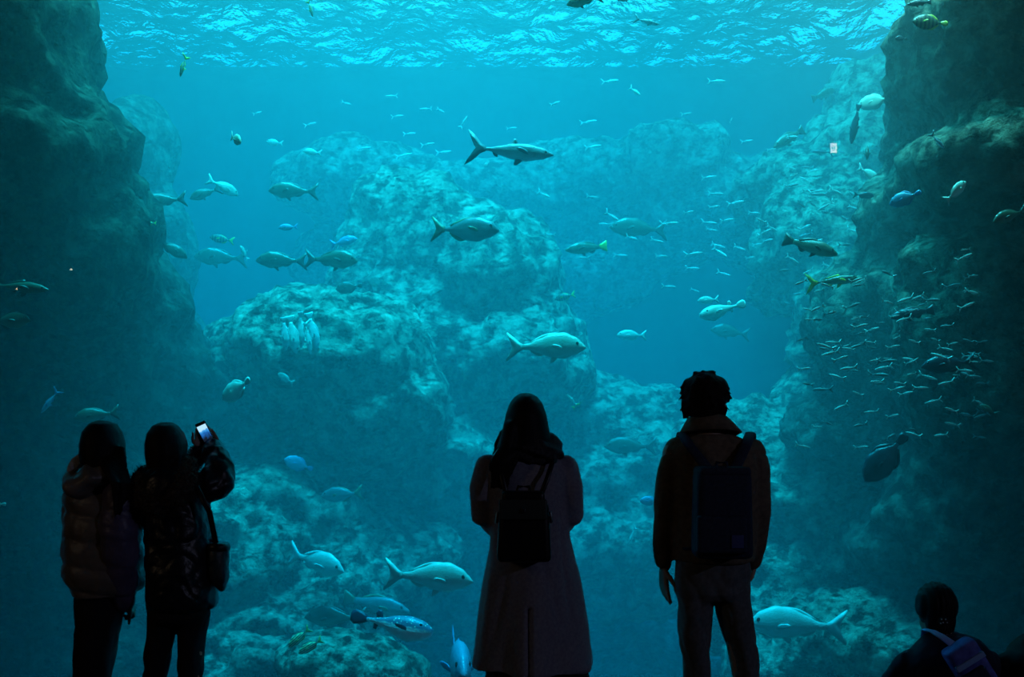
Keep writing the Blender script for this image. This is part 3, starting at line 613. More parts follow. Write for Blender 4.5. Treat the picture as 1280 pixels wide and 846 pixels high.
def foot_prims(bm, ankle, toe, s=1.0, r=1.0):
    a = Vector(ankle); t = Vector(toe); d = (t-a); d.z = 0; d.normalize()
    ring_tube(bm, [Vector((a.x,a.y,.045))-d*.045*s, Vector((a.x,a.y,.05))+d*.05*s, Vector((a.x,a.y,.035))+d*.15*s, Vector((a.x,a.y,.028))+d*.19*s], [(.036*r,.042*r),(.040*r,.045*r),(.044*r,.032*r),(.036*r,.024*r)], 10)
# cloth and skin
M_skin = mat('skin', (.50,.33,.24), .5)
M_hair = mat('black_hair', (.012,.010,.010), .6, spec=.25, build=noise_col((.004,.004,.004),(.012,.010,.010), 40, bump=.6, bscale=60, dist=.004, aniso=(1,1,.08)))
M_hair2 = mat('dark_brown_hair', (.02,.014,.01), .75, spec=.2, build=noise_col((.007,.005,.004),(.022,.016,.012), 60, bump=.7, bscale=90, dist=.004))
M_coat = mat('lavender_grey_wool', (.30,.29,.36), .95, sheen=.3, build=noise_col((.26,.25,.33),(.36,.35,.42), 90, bump=.2, dist=.002))
M_jacket = mat('brown_work_jacket', (.20,.15,.10), .85, build=noise_col((.16,.12,.08),(.24,.18,.12), 50, bump=.2, dist=.002))
M_trous = mat('grey_trousers', (.16,.17,.18), .9, build=noise_col((.13,.14,.15),(.19,.2,.21), 60, bump=.2, dist=.002))
M_black = mat('black_cloth', (.012,.012,.014), .85)
M_puff = mat('taupe_quilted_nylon', (.20,.17,.14), .42, build=noise_col((.17,.145,.12),(.24,.20,.17), 12, bump=.5, bscale=22, dist=.01))
M_puffs = mat('violet_quilted_nylon', (.13,.11,.20), .42, build=noise_col((.11,.09,.18),(.17,.14,.25), 12, bump=.5, bscale=22, dist=.01))
M_nylon = mat('black_nylon', (.012,.014,.02), .35, build=noise_col((.010,.012,.018),(.02,.022,.03), 12, bump=.5, bscale=30, dist=.008))
M_scarf = mat('charcoal_knit', (.035,.037,.045), .95, build=noise_col((.02,.022,.03),(.07,.07,.08), 80, bump=.5, dist=.004))
M_navy = mat('navy_canvas', (.02,.035,.08), .8, build=noise_col((.015,.028,.065),(.03,.045,.10), 90, bump=.3, dist=.002))
M_leather = mat('black_leather', (.012,.012,.013), .4); M_flap = mat('dark_green_grey_leather', (.05,.07,.065), .35)
M_fleece = mat('pale_fleece', (.55,.58,.62), 1, build=noise_col((.4,.43,.5),(.7,.72,.75), 60, bump=.6, dist=.01))
M_fur = mat('dark_brown_fur', (.05,.04,.03), .9, build=noise_col((.03,.025,.02),(.10,.08,.06), 70, bump=1, bscale=120, dist=.01))
M_metal = mat('dull_metal', (.4,.4,.42), .3, metal=1)
def strap(name, pts, w_, th, m_, parent):
    bm = bmesh.new(); ring_tube(bm, pts, [(w_, th)]*len(pts), 10); return bm_obj(name, bm, m_, parent)
def rbox(name, c, hx, hy, hz, m_, parent=None, bev=.02, rot=None, taper=1.0, segs=3):
    bm = bmesh.new(); box(bm, -hx, hx, -hy, hy, -hz, hz)
    for v in bm.verts:
        if v.co.z > 0: v.co.x *= taper
    bmesh.ops.bevel(bm, geom=bm.edges[:], offset=bev, segments=segs, affect='EDGES', profile=.6)
    bm.transform(Matrix.Translation(c) @ (rot.to_4x4() if rot else Matrix.Identity(4)))
    return bm_obj(name, bm, m_, parent)

class Person:
    def __init__(s, name, px, d, label):
        s.d = d; s.base = Vector(((px-CX)/F*d, d, 0)); s.root = empty(name, s.base, label, 'person')
    def q(s, px, py, dy=0.0):      # a picture point at the person's own distance, in the person's own frame
        d = s.d+dy; return Vector(((px-CX)/F*d - s.base.x, dy, CZ+(HY-py)/F*d))
    def row(s, py, x0, x1, hd, cy=0.0):
        a = s.q(x0, py); b = s.q(x1, py); return ((a.x+b.x)/2, cy, a.z, (b.x-a.x)/2, hd)
    def m(s, px): return px/F*s.d

# ---- the man -------------------------------------------------------------
p = Person('person', 890, 4.1, 'man with tousled dark hair in brown jacket and grey trousers, standing, back turned')
q = p.q; base_man = p.base
hc = q(881, 506, .02)
bm = bmesh.new(); hq = head_prims(bm, hc, 0.05, .12, 1.02)
ring_tube(bm, [q(884,520,0), q(886,538,-.01), q(888,556,-.01)], [(.055,.058),(.058,.06),(.075,.07)], 16)
loft(bm, dense([p.row(552,856,922,.07,-.01), p.row(572,842,938,.10), p.row(600,843,938,.115), p.row(650,850,932,.105), p.row(690,852,928,.105), p.row(732,853,927,.10)], 3))
for k, (sh, el, wr) in enumerate(((q(845,566), q(833,650,.0), q(831,706,.04)), (q(938,566), q(946,645,.0), q(942,700,.07)))):
    ring_tube(bm, [sh, (sh+el)/2, el, (el+wr)/2, wr], [.055,.048,.040,.036,.027], 12)
hand_prims(bm, q(829,708,.04), Vector((.06,.06,-1)), Vector((-1,-.3,0)), .98, -1, .16, .05)
hand_prims(bm, q(943,703,.08), Vector((-.25,.5,-.8)), Vector((1,-.2,.3)), .98, 1, .6, .05)
kneeL, kneeR = q(872,858,.03), q(932,858,.03)
ankL = Vector((q(870,0).x, -.01, .08)); ankR = Vector((q(936,0).x, .0, .08))
ring_tube(bm, [q(868,735), q(869,790,.01), kneeL, (kneeL+ankL)/2+Vector((0,-.02,0)), ankL], [.062,.055,.045,.042,.032], 14)
ring_tube(bm, [q(912,735), q(922,790,.01), kneeR, (kneeR+ankR)/2+Vector((0,-.02,0)), ankR], [.062,.055,.045,.042,.032], 14)
foot_prims(bm, ankL, ankL+Vector((-.2,1,0))); foot_prims(bm, ankR, ankR+Vector((.25,1,0)))
fused('body', bm, M_skin, p.root, .0065, 3); eyes(hq, 1.02, p.root)
bm = bmesh.new()   # jacket
loft(bm, dense([p.row(541,864,914,.08,-.01), p.row(548,846,930,.095), p.row(560,834,948,.115), p.row(590,836,948,.135), p.row(640,838,946,.14), p.row(685,841,944,.145), p.row(701,843,942,.142)], 4))
ring_tube(bm, [q(848,562), q(839,588,-.005), q(832,640,-.01), q(828,680,.01), q(829,698,.02), q(829,703,.025)], [.058,.060,.052,.040,.036,.033], 18)
ring_tube(bm, [q(937,563), q(944,588,-.005), q(947,640,-.01), q(945,680,.02), q(942,700,.045), q(941,704,.05)], [.056,.060,.052,.042,.038,.034], 18)
seamz = q(0,567).z
fused('jacket', bm, M_jacket, p.root, .009, 5, lambda v, g=folds(.007, 8, .4, 3): g(v) - (.004 if abs(v.z-seamz-.01*math.cos(v.x*9)) < .006 else 0))
bm = bmesh.new()   # collar stands away from the neck
for a0 in (0, 1):
    pass
pts = []
for i in range(21):
    a = 2*math.pi*i/20; pts.append((a,))
rings = []
for (py, rx, ry, cx) in ((523,25,.082,884),(530,31,.098,886),(541,39,.115,888),(543,35,.10,888),(532,27,.085,886),(524,22,.072,884)):
    c = q(cx, py, .0); r_ = []
    for i in range(28):
        a = 2*math.pi*i/28; r_.append(bm.verts.new((c.x+p.m(rx)*math.cos(a), ry*math.sin(a), c.z-.012*math.sin(a)*1.5)))
    rings.append(r_)
rings.append(rings[0])
for a, b in zip(rings, rings[1:]):
    for k in range(28): bm.faces.new((a[k], a[(k+1)%28], b[(k+1)%28], b[k]))
bmesh.ops.recalc_face_normals(bm, faces=bm.faces); bm_obj('collar', bm, M_jacket, p.root)
bm = bmesh.new()   # trousers
loft(bm, dense([p.row(697,845,935,.125), p.row(715,843,937,.13), p.row(738,842,938,.13,.0), p.row(748,846,934,.11)], 4))
ring_tube(bm, [q(867,735), q(868,765,.0), q(868,790,.005), q(871,820,.01), q(871,860,.02), (kneeL+ankL)/2, ankL+Vector((0,0,.03))], [(.075,.11),(.072,.105),(.067,.09),(.052,.08),(.053,.075),(.052,.065),(.056,.062)], 20)
ring_tube(bm, [q(914,735), q(918,765,.0), q(923,790,.005), q(932,820,.01), q(934,860,.02), (kneeR+ankR)/2, ankR+Vector((0,0,.03))], [(.072,.11),(.070,.105),(.062,.09),(.055,.08),(.054,.075),(.052,.065),(.056,.062)], 20)
fused('trousers', bm, M_trous, p.root, .009, 5, folds(.010, 8, .7, 9))
for a, t in ((ankL,(-.2,1,0)), (ankR,(.25,1,0))):
    bm = bmesh.new(); foot_prims(bm, a, a+Vector(t), 1.12, 1.18); fused('shoe', bm, M_leather, p.root, .008, 3)
bm = bmesh.new()   # tousled short hair
Rh = Matrix.Identity(3)
ell(bm, q(881,494,-.005), (.087,.104,.092)); ell(bm, q(882,510,-.045), (.066,.055,.055)); ell(bm, q(866,490,.0), (.045,.08,.062)); ell(bm, q(897,490,.0), (.045,.08,.065))
rr = random.Random(5)
for i in range(150):
    a = rr.uniform(0, 6.283); e = rr.uniform(-.55, 1.2); d_ = Vector((math.cos(a)*math.cos(e), math.sin(a)*math.cos(e), math.sin(e)))
    if d_.y > .55 and d_.z < .3: continue
    s0 = q(881,495,-.005)+Vector((d_.x*.080, d_.y*.096, d_.z*.086)); tip = s0 + d_*.013 + Vector((rr.uniform(-.025,.025), rr.uniform(-.02,.02), -.028))
    ring_tube(bm, [s0-d_*.015, s0+d_*.007, tip], [.012,.009,.003], 6)
for (sx, sy, ex, ey) in ((860,478,853,481),(858,486,850,484),(858,493,852,498),(862,503,856,508),(864,511,862,519),(903,484,910,486),(903,496,909,503),(899,508,903,516),(872,470,867,463.5),(888,468,895,464),(880,468,878,462.5)):
    ring_tube(bm, [q(sx,sy,-.01), q((sx+ex)/2,(sy+ey)/2,-.015), q(ex,ey,-.02)], [.020,.014,.003], 7)
for x in range(856, 908, 5):
    s0 = q(x, 512, -.055+.00004*(x-881)**2); ring_tube(bm, [s0, s0+Vector((rr.uniform(-.006,.006), .008, -.030-.0002*abs(x-881)))], [.013,.005], 6)
fused('hair', bm, M_hair2, p.root, .006, 2)
# his backpack
bp_ = empty('backpack', p.base + q(902,650,-.2), 'flat dark navy backpack with a small blue patch on the back of the man', 'backpack'); O = -q(902,650,-.2)
rbox('bag_body', q(902,642,-.215)+O, p.m(34), .075, p.m(52), M_navy, bp_, .03, None, .93)
rbox('front_pocket', q(902,668,-.30)+O, p.m(29), .022, p.m(22), M_navy, bp_, .015)
rbox('lid', q(902,589,-.205)+O, p.m(30), .085, p.m(6), M_navy, bp_, .018)
rbox('patch', q(922,677,-.3235)+O, p.m(7), .003, p.m(7.5), mat('blue_woven_label', (.07,.09,.30), .7), bp_, .001)
for (x0, x1) in ((852, 893), (938, 914)):
    a = q(x0,545,-.05); sgn = 1 if x0 > 900 else -1
    strap('strap', [q(x1,596,-.165)+O, q(x1+(x0-x1)*.35,578,-.155)+O, q(x1+(x0-x1)*.75,557,-.115)+O, q(x0,541.5,-.03)+O, q(x0+sgn*1,546,.06)+O, q(x0-sgn*2,575,.155)+O, q(x0-sgn*2,640,.165)+O, q(x0-sgn*1,672,.10)+O, q(x0-sgn*8,686,-.10)+O, q(x0-sgn*22,684,-.16)+O], .021, .007, M_navy, bp_)
bm = bmesh.new(); ring_tube(bm, [q(894,586,-.2)+O, q(896,578,-.2)+O, q(908,578,-.2)+O, q(910,586,-.2)+O], [.007]*4, 8); bm_obj('grab_handle', bm, M_navy, bp_)

# ---- woman in the long coat ---------------------------------------------
p = Person('person', 663, 4.1, 'long-haired woman in long pale coat, seen from behind between the two pairs of neighbours')
p.root['label'] = 'woman with long straight dark hair in long pale lavender coat, standing, back turned'
q = p.q
hc = q(657, 531, .02); bm = bmesh.new(); hq = head_prims(bm, hc, -.05, .1, .97)
ring_tube(bm, [q(658,545,0), q(661,565,-.01), q(662,580,-.01)], [(.048,.05),(.05,.052),(.07,.06)], 16)
loft(bm, dense([p.row(572,640,688,.06), p.row(590,620,702,.09), p.row(630,628,697,.10), p.row(665,632,692,.09), p.row(720,618,706,.115), p.row(760,622,702,.11)], 3))
elL, elR = q(601,648,-.01), q(717,648,-.01); wrL, wrR = q(640,662,.21), q(684,660,.22)
for sh, el, wr in ((q(612,588), elL, wrL), (q(708,586), elR, wrR)):
    ring_tube(bm, [sh, (sh+el)/2, el, (el+wr)/2, wr], [.043,.040,.034,.031,.023], 12)
hand_prims(bm, wrL, Vector((.8,.5,.1)), Vector((-.3,.7,.6)), .88, 1, .6); hand_prims(bm, wrR, Vector((-.8,.5,.1)), Vector((.3,.7,.6)), .88, -1, .6)
for k in (-1, 1):
    x = q(662+k*26,0).x; ring_tube(bm, [Vector((x,0,.84)), Vector((x,.01,.45)), Vector((x,-.02,.28)), Vector((x,-.01,.08))], [.08,.05,.047,.032], 14)
    foot_prims(bm, Vector((x,-.01,.08)), Vector((x+k*.15,1,0)), .9, .9)
fused('body', bm, M_skin, p.root, .0065, 3); eyes(hq, .97, p.root)
bm = bmesh.new()   # coat
loft(bm, dense([p.row(567,632,690,.08), p.row(574,612,706,.10), p.row(590,606,712,.125), p.row(640,612,710,.14), p.row(670,611,712,.145,.0), p.row(720,604,723,.17), p.row(780,597,731,.20), p.row(829,592,737,.225), p.row(832,592,737,.223)], 4), 56, .95)
ring_tube(bm, [q(611,583), q(604,610,-.01), q(604,645,-.01), q(620,657,.10), q(638,663,.19)], [.054,.058,.052,.048,.045], 18)
ring_tube(bm, [q(706,582), q(711,610,-.01), q(714,642,-.01), q(700,655,.10), q(686,661,.19)], [.054,.058,.052,.048,.045], 18)
fz = q(0,660).z; ventx = q(660,0).x
def coat_d(v, g=folds(.009, 6, .25, 1)):
    lowr = max(0, min(1, (fz-v.z)/.5)); r = g(v)*(1+.3*lowr)
    r += lowr*.016*math.sin(v.x*26+1.2*math.sin(v.z*3)+.8)
    if v.y < 0 and abs(v.x-ventx) < .008 and v.z < q(0,750).z: r -= .014
    return r
fused('coat', bm, M_coat, p.root, .009, 5, coat_d)
bm = bmesh.new()   # dark long skirt under the coat
loft(bm, dense([p.row(800,612,720,.16), p.row(850,606,738,.19), p.row(940,598,742,.21), p.row(968,598,742,.21)], 4), 48, .95)
fused('skirt', bm, M_black, p.root, .012, 4, folds(.012, 9, .2, 4))
for k in (-1, 1):
    x = q(662+k*26,0).x; a = Vector((x,-.01,.08)); bm = bmesh.new(); foot_prims(bm, a, a+Vector((k*.15,1,0)), 1.02, 1.08); ring_tube(bm, [a, a+Vector((0,0,.12))], [.045,.05], 12); fused('boot', bm, M_leather, p.root, .008, 3)
bm = bmesh.new()   # gathered hood / snood
for (cx, cy, rx, tilt, r0) in ((664,560,24,0,.034),(669,555,20,.1,.030),(677,562,17,-.1,.034)):
    c = q(cx, cy, -.01); pts = []
    for i in range(17):
        a = 2*math.pi*i/16; pts.append(c + Vector((p.m(rx)*math.cos(a), .085*math.sin(a), .03*tilt*math.cos(a)+ .028*math.sin(a) )))
    ring_tube(bm, pts, [r0*(1+.15*math.sin(i*2.1)) for i in range(17)], 12)
ell(bm, q(666,562,-.085), (.095,.06,.045))
fused('hood', bm, M_scarf, p.root, .008, 4, lambda v: .006*math.sin((v.x*1.0+v.z*1.6)*75+4*noise.noise(v*9)) + .005*noise.noise(v*20))
bm = bmesh.new()   # long hair, sweeping over the left shoulder
hz = [p.row(491.5,650,664,.03,-.0), p.row(496,643,672,.075,-.0), p.row(504,637,678,.10,-.005), p.row(518,632,683,.118,-.01), p.row(534,629,686,.115,-.015), p.row(548,625,688,.10,-.03), p.row(560,620,680,.075,-.07)]
loft(bm, dense(hz, 4), 36, 1.0)
rr = random.Random(2)
for i in range(34):
    k = i/33; x0 = 634+20*k; x1 = 612+26*k+rr.uniform(-2,2); ye = 596+rr.uniform(-10,16)
    y0 = -.06-.05*math.sin(math.pi*min(1,k+.2)); ring_tube(bm, [q(x0,530,y0), q(x0-6+3*k,558,y0-.035), q(x1+3,580,-.15), q(x1,ye,-.155)], [.016,.014,.011,.003], 7)
for i in range(6):
    ring_tube(bm, [q(628+i,540,.02), q(619+i,556,.0), q(612-1.2*i+6,568+i,-.02-.01*i)], [.012,.008,.002], 6)
fused('hair', bm, M_hair, p.root, .0065, 2)
# her small backpack
bp_ = empty('backpack', p.base + q(654,660,-.2), 'small black backpack with pale-edged flap on the back of the woman in the long coat', 'backpack'); O = -q(654,660,-.2)
bp_['label'] = 'small black backpack with grey-green flap on the back of the woman in the long coat'
rbox('bag_body', q(655,664,-.215)+O, p.m(32), .06, p.m(35), M_leather, bp_, .022, None, .9)
rbox('flap', q(654,637,-.279)+O, p.m(28), .010, p.m(12), M_flap, bp_, .009)
rbox('lid', q(654,622,-.225)+O, p.m(25), .06, p.m(8), M_leather, bp_, .016)
rbox('clasp', q(654,638,-.2925)+O, .008, .004, .008, M_metal, bp_, .002)
bm = bmesh.new(); ring_tube(bm, [q(646,616,-.2)+O, q(648,608,-.2)+O, q(661,608,-.2)+O, q(663,616,-.2)+O], [.007]*4, 8); bm_obj('grab_handle', bm, M_leather, bp_)
for (x0, x1, sg) in ((693, 675, 1), (622, 634, -1)):
    strap('strap', [q(x1,622,-.175)+O, q(x1+(x0-x1)*.5,598,-.165)+O, q(x0-sg*2,576,-.125)+O, q(x0,567.5,-.02)+O, q(x0,574,.07)+O, q(x0,600,.15)+O, q(x0-sg*3,650,.17)+O, q(x0+sg*1,676,.12)+O, q(x0-sg*2,688,-.10)+O, q(x1+sg*4,686,-.17)+O], .010, .005, M_leather, bp_)
for sx in (622, 688):
    bm = bmesh.new(); ring_tube(bm, [q(sx,641,-.235)+O, q(sx+(1 if sx>650 else -1),652,-.235)+O], [.006,.006], 8); bm_obj('strap_ring', bm, M_metal, bp_)

# ---- girl in the puffer jacket (far left) --------------------------------
p = Person('person', 125, 4.3, 'girl with long dark hair in taupe and violet puffer jacket, leftmost of the standing people')
q = p.q
hc = q(131, 562, .02); bm = bmesh.new(); hq = head_prims(bm, hc, .18, .05, .90)
ring_tube(bm, [q(131,576,0), q(129,592,-.01), q(127,606,-.01)], [(.045,.047),(.047,.05),(.065,.06)], 16)
loft(bm, dense([p.row(600,105,150,.06), p.row(618,94,156,.09), p.row(660,98,155,.10), p.row(700,100,152,.10), p.row(740,104,148,.10), p.row(770,106,142,.10)], 3))
wr = q(160,757,.02)
ring_tube(bm, [q(148,612,-.04), q(155,650,-.05), q(157,690,-.05), q(159,725,-.02), wr], [.045,.042,.036,.032,.024], 12)
ring_tube(bm, [q(104,615,.02), q(98,650,.05), q(101,695,.10), q(120,712,.20), q(135,712,.22)], [.045,.042,.036,.032,.024], 12)
hand_prims(bm, wr, Vector((.0,.7,-.35)), Vector((1,0,.2)), .85, 1, .9, .02); hand_prims(bm, q(137,712,.22), Vector((.9,.3,0)), Vector((0,.8,.5)), .85, 1, .6)
for x, y, xk in ((108,.03,106), (132,-.05,124)):
    X0 = q(x,0).x; X1 = q(xk,0).x; ring_tube(bm, [Vector((X0-(.03 if X0>X1+.01 else 0),y,.74)), Vector((X1,y+.01,.44)), Vector((X1,y-.02,.27)), Vector((X1,y,.08))], [.05,.042,.038,.030], 14); foot_prims(bm, Vector((X1,y,.08)), Vector((X1+.5,y+1,0)), .88, .9)
fused('body', bm, M_skin, p.root, .0065, 3); eyes(hq, .93, p.root)
bm = bmesh.new()
loft(bm, dense([p.row(594,100,152,.085), p.row(604,86,160,.11), p.row(625,82,166,.135), p.row(655,84,172,.145), p.row(690,82,176,.155), p.row(715,82,178,.16), p.row(732,88,178,.155), p.row(743,96,170,.14)], 4), 48, .9)
fused('puffer_jacket', bm, M_puff, p.root, .009, 4, quilt(.013, .105, 1))
bm = bmesh.new()
ring_tube(bm, [q(146,610,-.07), q(150,630,-.10), q(149,665,-.11), q(151,700,-.10), q(153,735,-.06), q(157,752,-.02)], [.058,.072,.078,.072,.062,.040], 20)
o = fused('sleeve', bm, M_puffs, p.root, .009, 4, quilt(.008, .12, 2)); o['label'] = 'violet quilted sleeve'
bm = bmesh.new(); ring_tube(bm, [q(103,612,.0), q(98,640,.04), q(100,690,.10), q(118,708,.19), q(130,711,.21)], [.062,.07,.066,.058,.05], 18)
fused('sleeve', bm, M_puff, p.root, .009, 4, quilt(.008, .12, 3))
bm = bmesh.new()   # hood lying on the back
ell(bm, q(106,604,-.10), (.098,.080,.050), Matrix.Rotation(-.40, 3, 'Y')); ell(bm, q(124,593,-.08), (.10,.075,.045), Matrix.Rotation(-.05, 3, 'Y')); ell(bm, q(92,605,-.05), (.045,.07,.05))
fused('hood', bm, M_puff, p.root, .008, 4, lambda v: .008*math.sin((v.x+v.z*1.3)*48+3*noise.noise(v*8)) + .006*noise.noise(v*16))
bm = bmesh.new(); ring_tube(bm, [q(112,574,-.02), q(104,572,-.03), q(96,578,-.04), q(90,588,-.05)], [.020,.026,.028,.022], 12)
o = fused('hood_lining', bm, M_fleece, p.root, .007, 3, lambda v: .004*noise.noise(v*60)); o['label'] = 'pale fleece lining turned outward'
bm = bmesh.new()
loft(bm, dense([p.row(735,97,156,.12), p.row(765,97,152,.125), p.row(800,95,147,.12), p.row(846,92,138,.10), p.row(920,96,132,.09), p.row(956,96,132,.085)], 4), 36, .9)
fused('trousers', bm, M_black, p.root, .011, 5, folds(.008, 8, .6, 6))
for X1, y in ((q(106,0).x,.03), (q(124,0).x,-.05)):
    a = Vector((X1,y,.08)); bm = bmesh.new(); foot_prims(bm, a, a+Vector((.5,1,0)), 1.0, 1.08); fused('shoe', bm, M_leather, p.root, .008, 3)
bm = bmesh.new()
loft(bm, dense([p.row(525.5,121,134,.03), p.row(530,112,145,.07), p.row(540,105,151,.10), p.row(555,102,154.5,.115), p.row(570,103,155,.11,-.01), p.row(582,107,155,.09,-.03), p.row(592,118,156,.06,-.06)], 4), 36, 1.0)
rr = random.Random(8)
for i in range(34):
    k = i/33; x0 = 128+24*k; x1 = 143+20*k+rr.uniform(-2,2); ye = 612+rr.uniform(-6,40)
    ring_tube(bm, [q(x0,562,-.05), q(x0+3,585,-.13+.04*k), q(x1,605,-.18+.06*k), q(x1+2,ye,-.19+.07*k)], [.018,.015,.011,.003], 7)
fused('hair', bm, M_hair, p.root, .0065, 2)

# ---- woman with the phone -------------------------------------------------
p = Person('person', 222, 4.3, 'woman in black coat with fur-trimmed hood holding up a phone, beside the puffer-jacket girl')
q = p.q
hc = q(210, 564, .03); bm = bmesh.new(); hq = head_prims(bm, hc, .42, .05, .92)
ring_tube(bm, [q(210,578,0), q(210,595,-.01), q(211,608,-.01)], [(.045,.047),(.047,.05),(.065,.06)], 16)
loft(bm, dense([p.row(600,186,238,.06), p.row(618,178,248,.09), p.row(660,186,246,.10), p.row(700,192,250,.10), p.row(740,194,252,.11), p.row(768,198,250,.09)], 3))
wrR = q(270,561,.17); wrL = q(250,562,.16)
ring_tube(bm, [q(246,612,.0), q(264,614,.02), q(280,610,.03), q(274,580,.08), wrR], [.045,.042,.038,.034,.024], 12)
ring_tube(bm, [q(182,612,.02), q(182,632,.10), q(200,622,.20), q(228,585,.24), wrL], [.045,.042,.038,.034,.024], 12)
hand_prims(bm, wrR, Vector((-.45,.05,.85)), Vector((.55,.8,.15)), .88, -1, .45, .06)
hand_prims(bm, wrL, Vector((.0,.1,1)), Vector((-.75,.6,-.1)), .8, 1, .5, .05)
for x, xk, xa in ((204,191,190), (242,238,236)):
    ring_tube(bm, [Vector((q(x,0).x,0,.78)), Vector((q(xk,0).x,.01,.44)), Vector((q(xa,0).x,-.02,.27)), Vector((q(xa,0).x,0,.08))], [.050,.040,.036,.030], 14); foot_prims(bm, Vector((q(xa,0).x,0,.08)), Vector((q(xa,0).x+.3,1,0)), .88, .9)
fused('body', bm, M_skin, p.root, .0065, 3); eyes(hq, .95, p.root)
bm = bmesh.new()
loft(bm, dense([p.row(594,184,240,.085), p.row(606,174,252,.115), p.row(630,178,260,.135), p.row(660,183,262,.14), p.row(700,183,266,.15), p.row(740,184,270,.155), p.row(756,186,269,.15), p.row(761,190,264,.14)], 4), 48, .9)
ring_tube(bm, [q(238,606,.0), q(258,606,.01), q(274,603,.03)], [.070,.078,.066], 18)
ring_tube(bm, [q(275,602,.03), q(275,585,.06), q(269,568,.11), q(267,560,.14)], [.062,.062,.056,.046], 18)
ring_tube(bm, [q(184,612,.02), q(180,634,.05), q(186,650,.11), q(204,630,.19), q(232,592,.21), q(249,568,.165)], [.060,.058,.052,.052,.054,.046], 18)
fused('coat', bm, M_nylon, p.root, .009, 4, folds(.010, 11, 1, 2))
bm = bmesh.new()   # fur trim of the hood
rr = random.Random(3)
pts = [q(180,590,.02), q(174,604,-.06), q(182,622,-.13), q(200,634,-.165), q(218,624,-.165), q(232,602,-.13), q(238,584,-.05), q(234,576,.03)]
ring_tube(bm, pts, [.028,.040,.046,.046,.046,.044,.036,.022], 12)
o = fused('fur_trim', bm, M_fur, p.root, .007, 2, lambda v: .012*noise.noise(v*45)+.010*noise.noise(v*110))
bm = bmesh.new(); me = o.data; n = len(me.vertices)
for i in range(2200):
    v = me.vertices[rr.randrange(n)]; no_ = v.normal; a = v.co + no_*-.003; b_ = a + no_*rr.uniform(.016,.032) + Vector((rr.uniform(-.01,.01), rr.uniform(-.01,.01), rr.uniform(-.016,.004)))
    t = no_.orthogonal().normalized()*.0013; u = no_.cross(t)
    vs_ = [bm.verts.new(a+t), bm.verts.new(a-t*.5+u*.8), bm.verts.new(a-t*.5-u*.8), bm.verts.new(b_)]
    for f3 in ((0,1,3),(1,2,3),(2,0,3),(2,1,0)): bm.faces.new([vs_[k] for k in f3])
bm_obj('fur', bm, M_fur, p.root, False)
bm = bmesh.new()   # hood bag behind the neck
ell(bm, q(206,612,-.12), (.095,.06,.085)); ell(bm, q(208,598,-.08), (.10,.06,.06)); fused('hood', bm, M_nylon, p.root, .009, 3, folds(.006, 14, 1, 5))
bm = bmesh.new()
for (a, b_, c_, e) in ((q(204,750), q(200,800,.01), q(194,846,.01), Vector((q(190,0).x,0,.10))), (q(244,750), q(240,800,.01), q(237,846,.01), Vector((q(236,0).x,0,.10)))):
    ring_tube(bm, [a, b_, c_, (c_+e)/2, e], [(.066,.09),(.056,.08),(.050,.068),(.048,.06),(.045,.055)], 20)
loft(bm, dense([p.row(735,188,262,.12), p.row(768,188,262,.12), p.row(777,192,258,.10)], 4), 40, .9)
fused('trousers', bm, M_black, p.root, .010, 5, folds(.008, 10, .8, 8))
for xa in (190, 236):
    a = Vector((q(xa,0).x,0,.08)); bm = bmesh.new(); foot_prims(bm, a, a+Vector((.3,1,0)), 1.0, 1.08); fused('shoe', bm, M_leather, p.root, .008, 3)
bm = bmesh.new()
loft(bm, dense([p.row(527.5,201,215,.03), p.row(532,192,222,.07), p.row(542,185.5,229,.10), p.row(555,183,233,.112), p.row(568,184,233,.105,-.01), p.row(582,188,228,.08,-.03), p.row(596,192,222,.05,-.05)], 4), 36, 1.0)
for i in range(16):
    k = i/15; x0 = 192+30*k; ring_tube(bm, [q(x0,566,-.05), q(x0,590,-.09), q(x0+2,606,-.12)], [.016,.014,.006], 7)
fused('hair', bm, M_hair, p.root, .0065, 2)
# thin spectacles
g = bmesh.new(); S = .95
for k in (-1, 1):
    pts = [hq(k*.034+.021*math.cos(a), .098, .002+.018*math.sin(a)) for a in [2*math.pi*i/14 for i in range(15)]]
    ring_tube(g, pts, [.0016]*15, 6); ring_tube(g, [hq(k*.055,.097,.006), hq(k*.074,.06,.006), hq(k*.078,-.005,.002)], [.0016]*3, 6)
ring_tube(g, [hq(-.013,.1,.004), hq(.013,.1,.004)], [.0016]*2, 6); bm_obj('spectacles', g, M_metal, p.root)
# her phone, held up between both hands
M_ph = mat('black_glass_phone', (.01,.01,.012), .15)
def scr(nt, b):
    n, l = nt.nodes, nt.links; tc = n.new('ShaderNodeTexCoord'); sx = n.new('ShaderNodeSeparateXYZ'); l.new(tc.outputs['Generated'], sx.inputs[0])
    nz = n.new('ShaderNodeTexNoise'); nz.inputs['Scale'].default_value = 3.2; nz.inputs['Detail'].default_value = 3; l.new(tc.outputs['Generated'], nz.inputs['Vector'])
    a = n.new('ShaderNodeMath'); a.operation = 'MULTIPLY_ADD'; a.inputs[1].default_value = .55; l.new(nz.outputs[0], a.inputs[0]); l.new(sx.outputs['Z'], a.inputs[2])
    r = n.new('ShaderNodeValToRGB'); e = r.color_ramp.elements; e[0].position = .45; e[0].color = (.005,.01,.02,1); e[1].position = 1.0; e[1].color = (.35,.62,.80,1); x = e.new(.70); x.color = (.01,.10,.35,1); x = e.new(.9); x.color = (.03,.25,.60,1)
    l.new(a.outputs[0], r.inputs[0]); l.new(r.outputs[0], b.inputs['Emission Color']); b.inputs['Emission Strength'].default_value = 1.1; b.inputs['Base Color'].default_value = (.01,.01,.01,1)
M_scr = mat('lit_phone_screen', (.01,.01,.01), .2, build=scr)
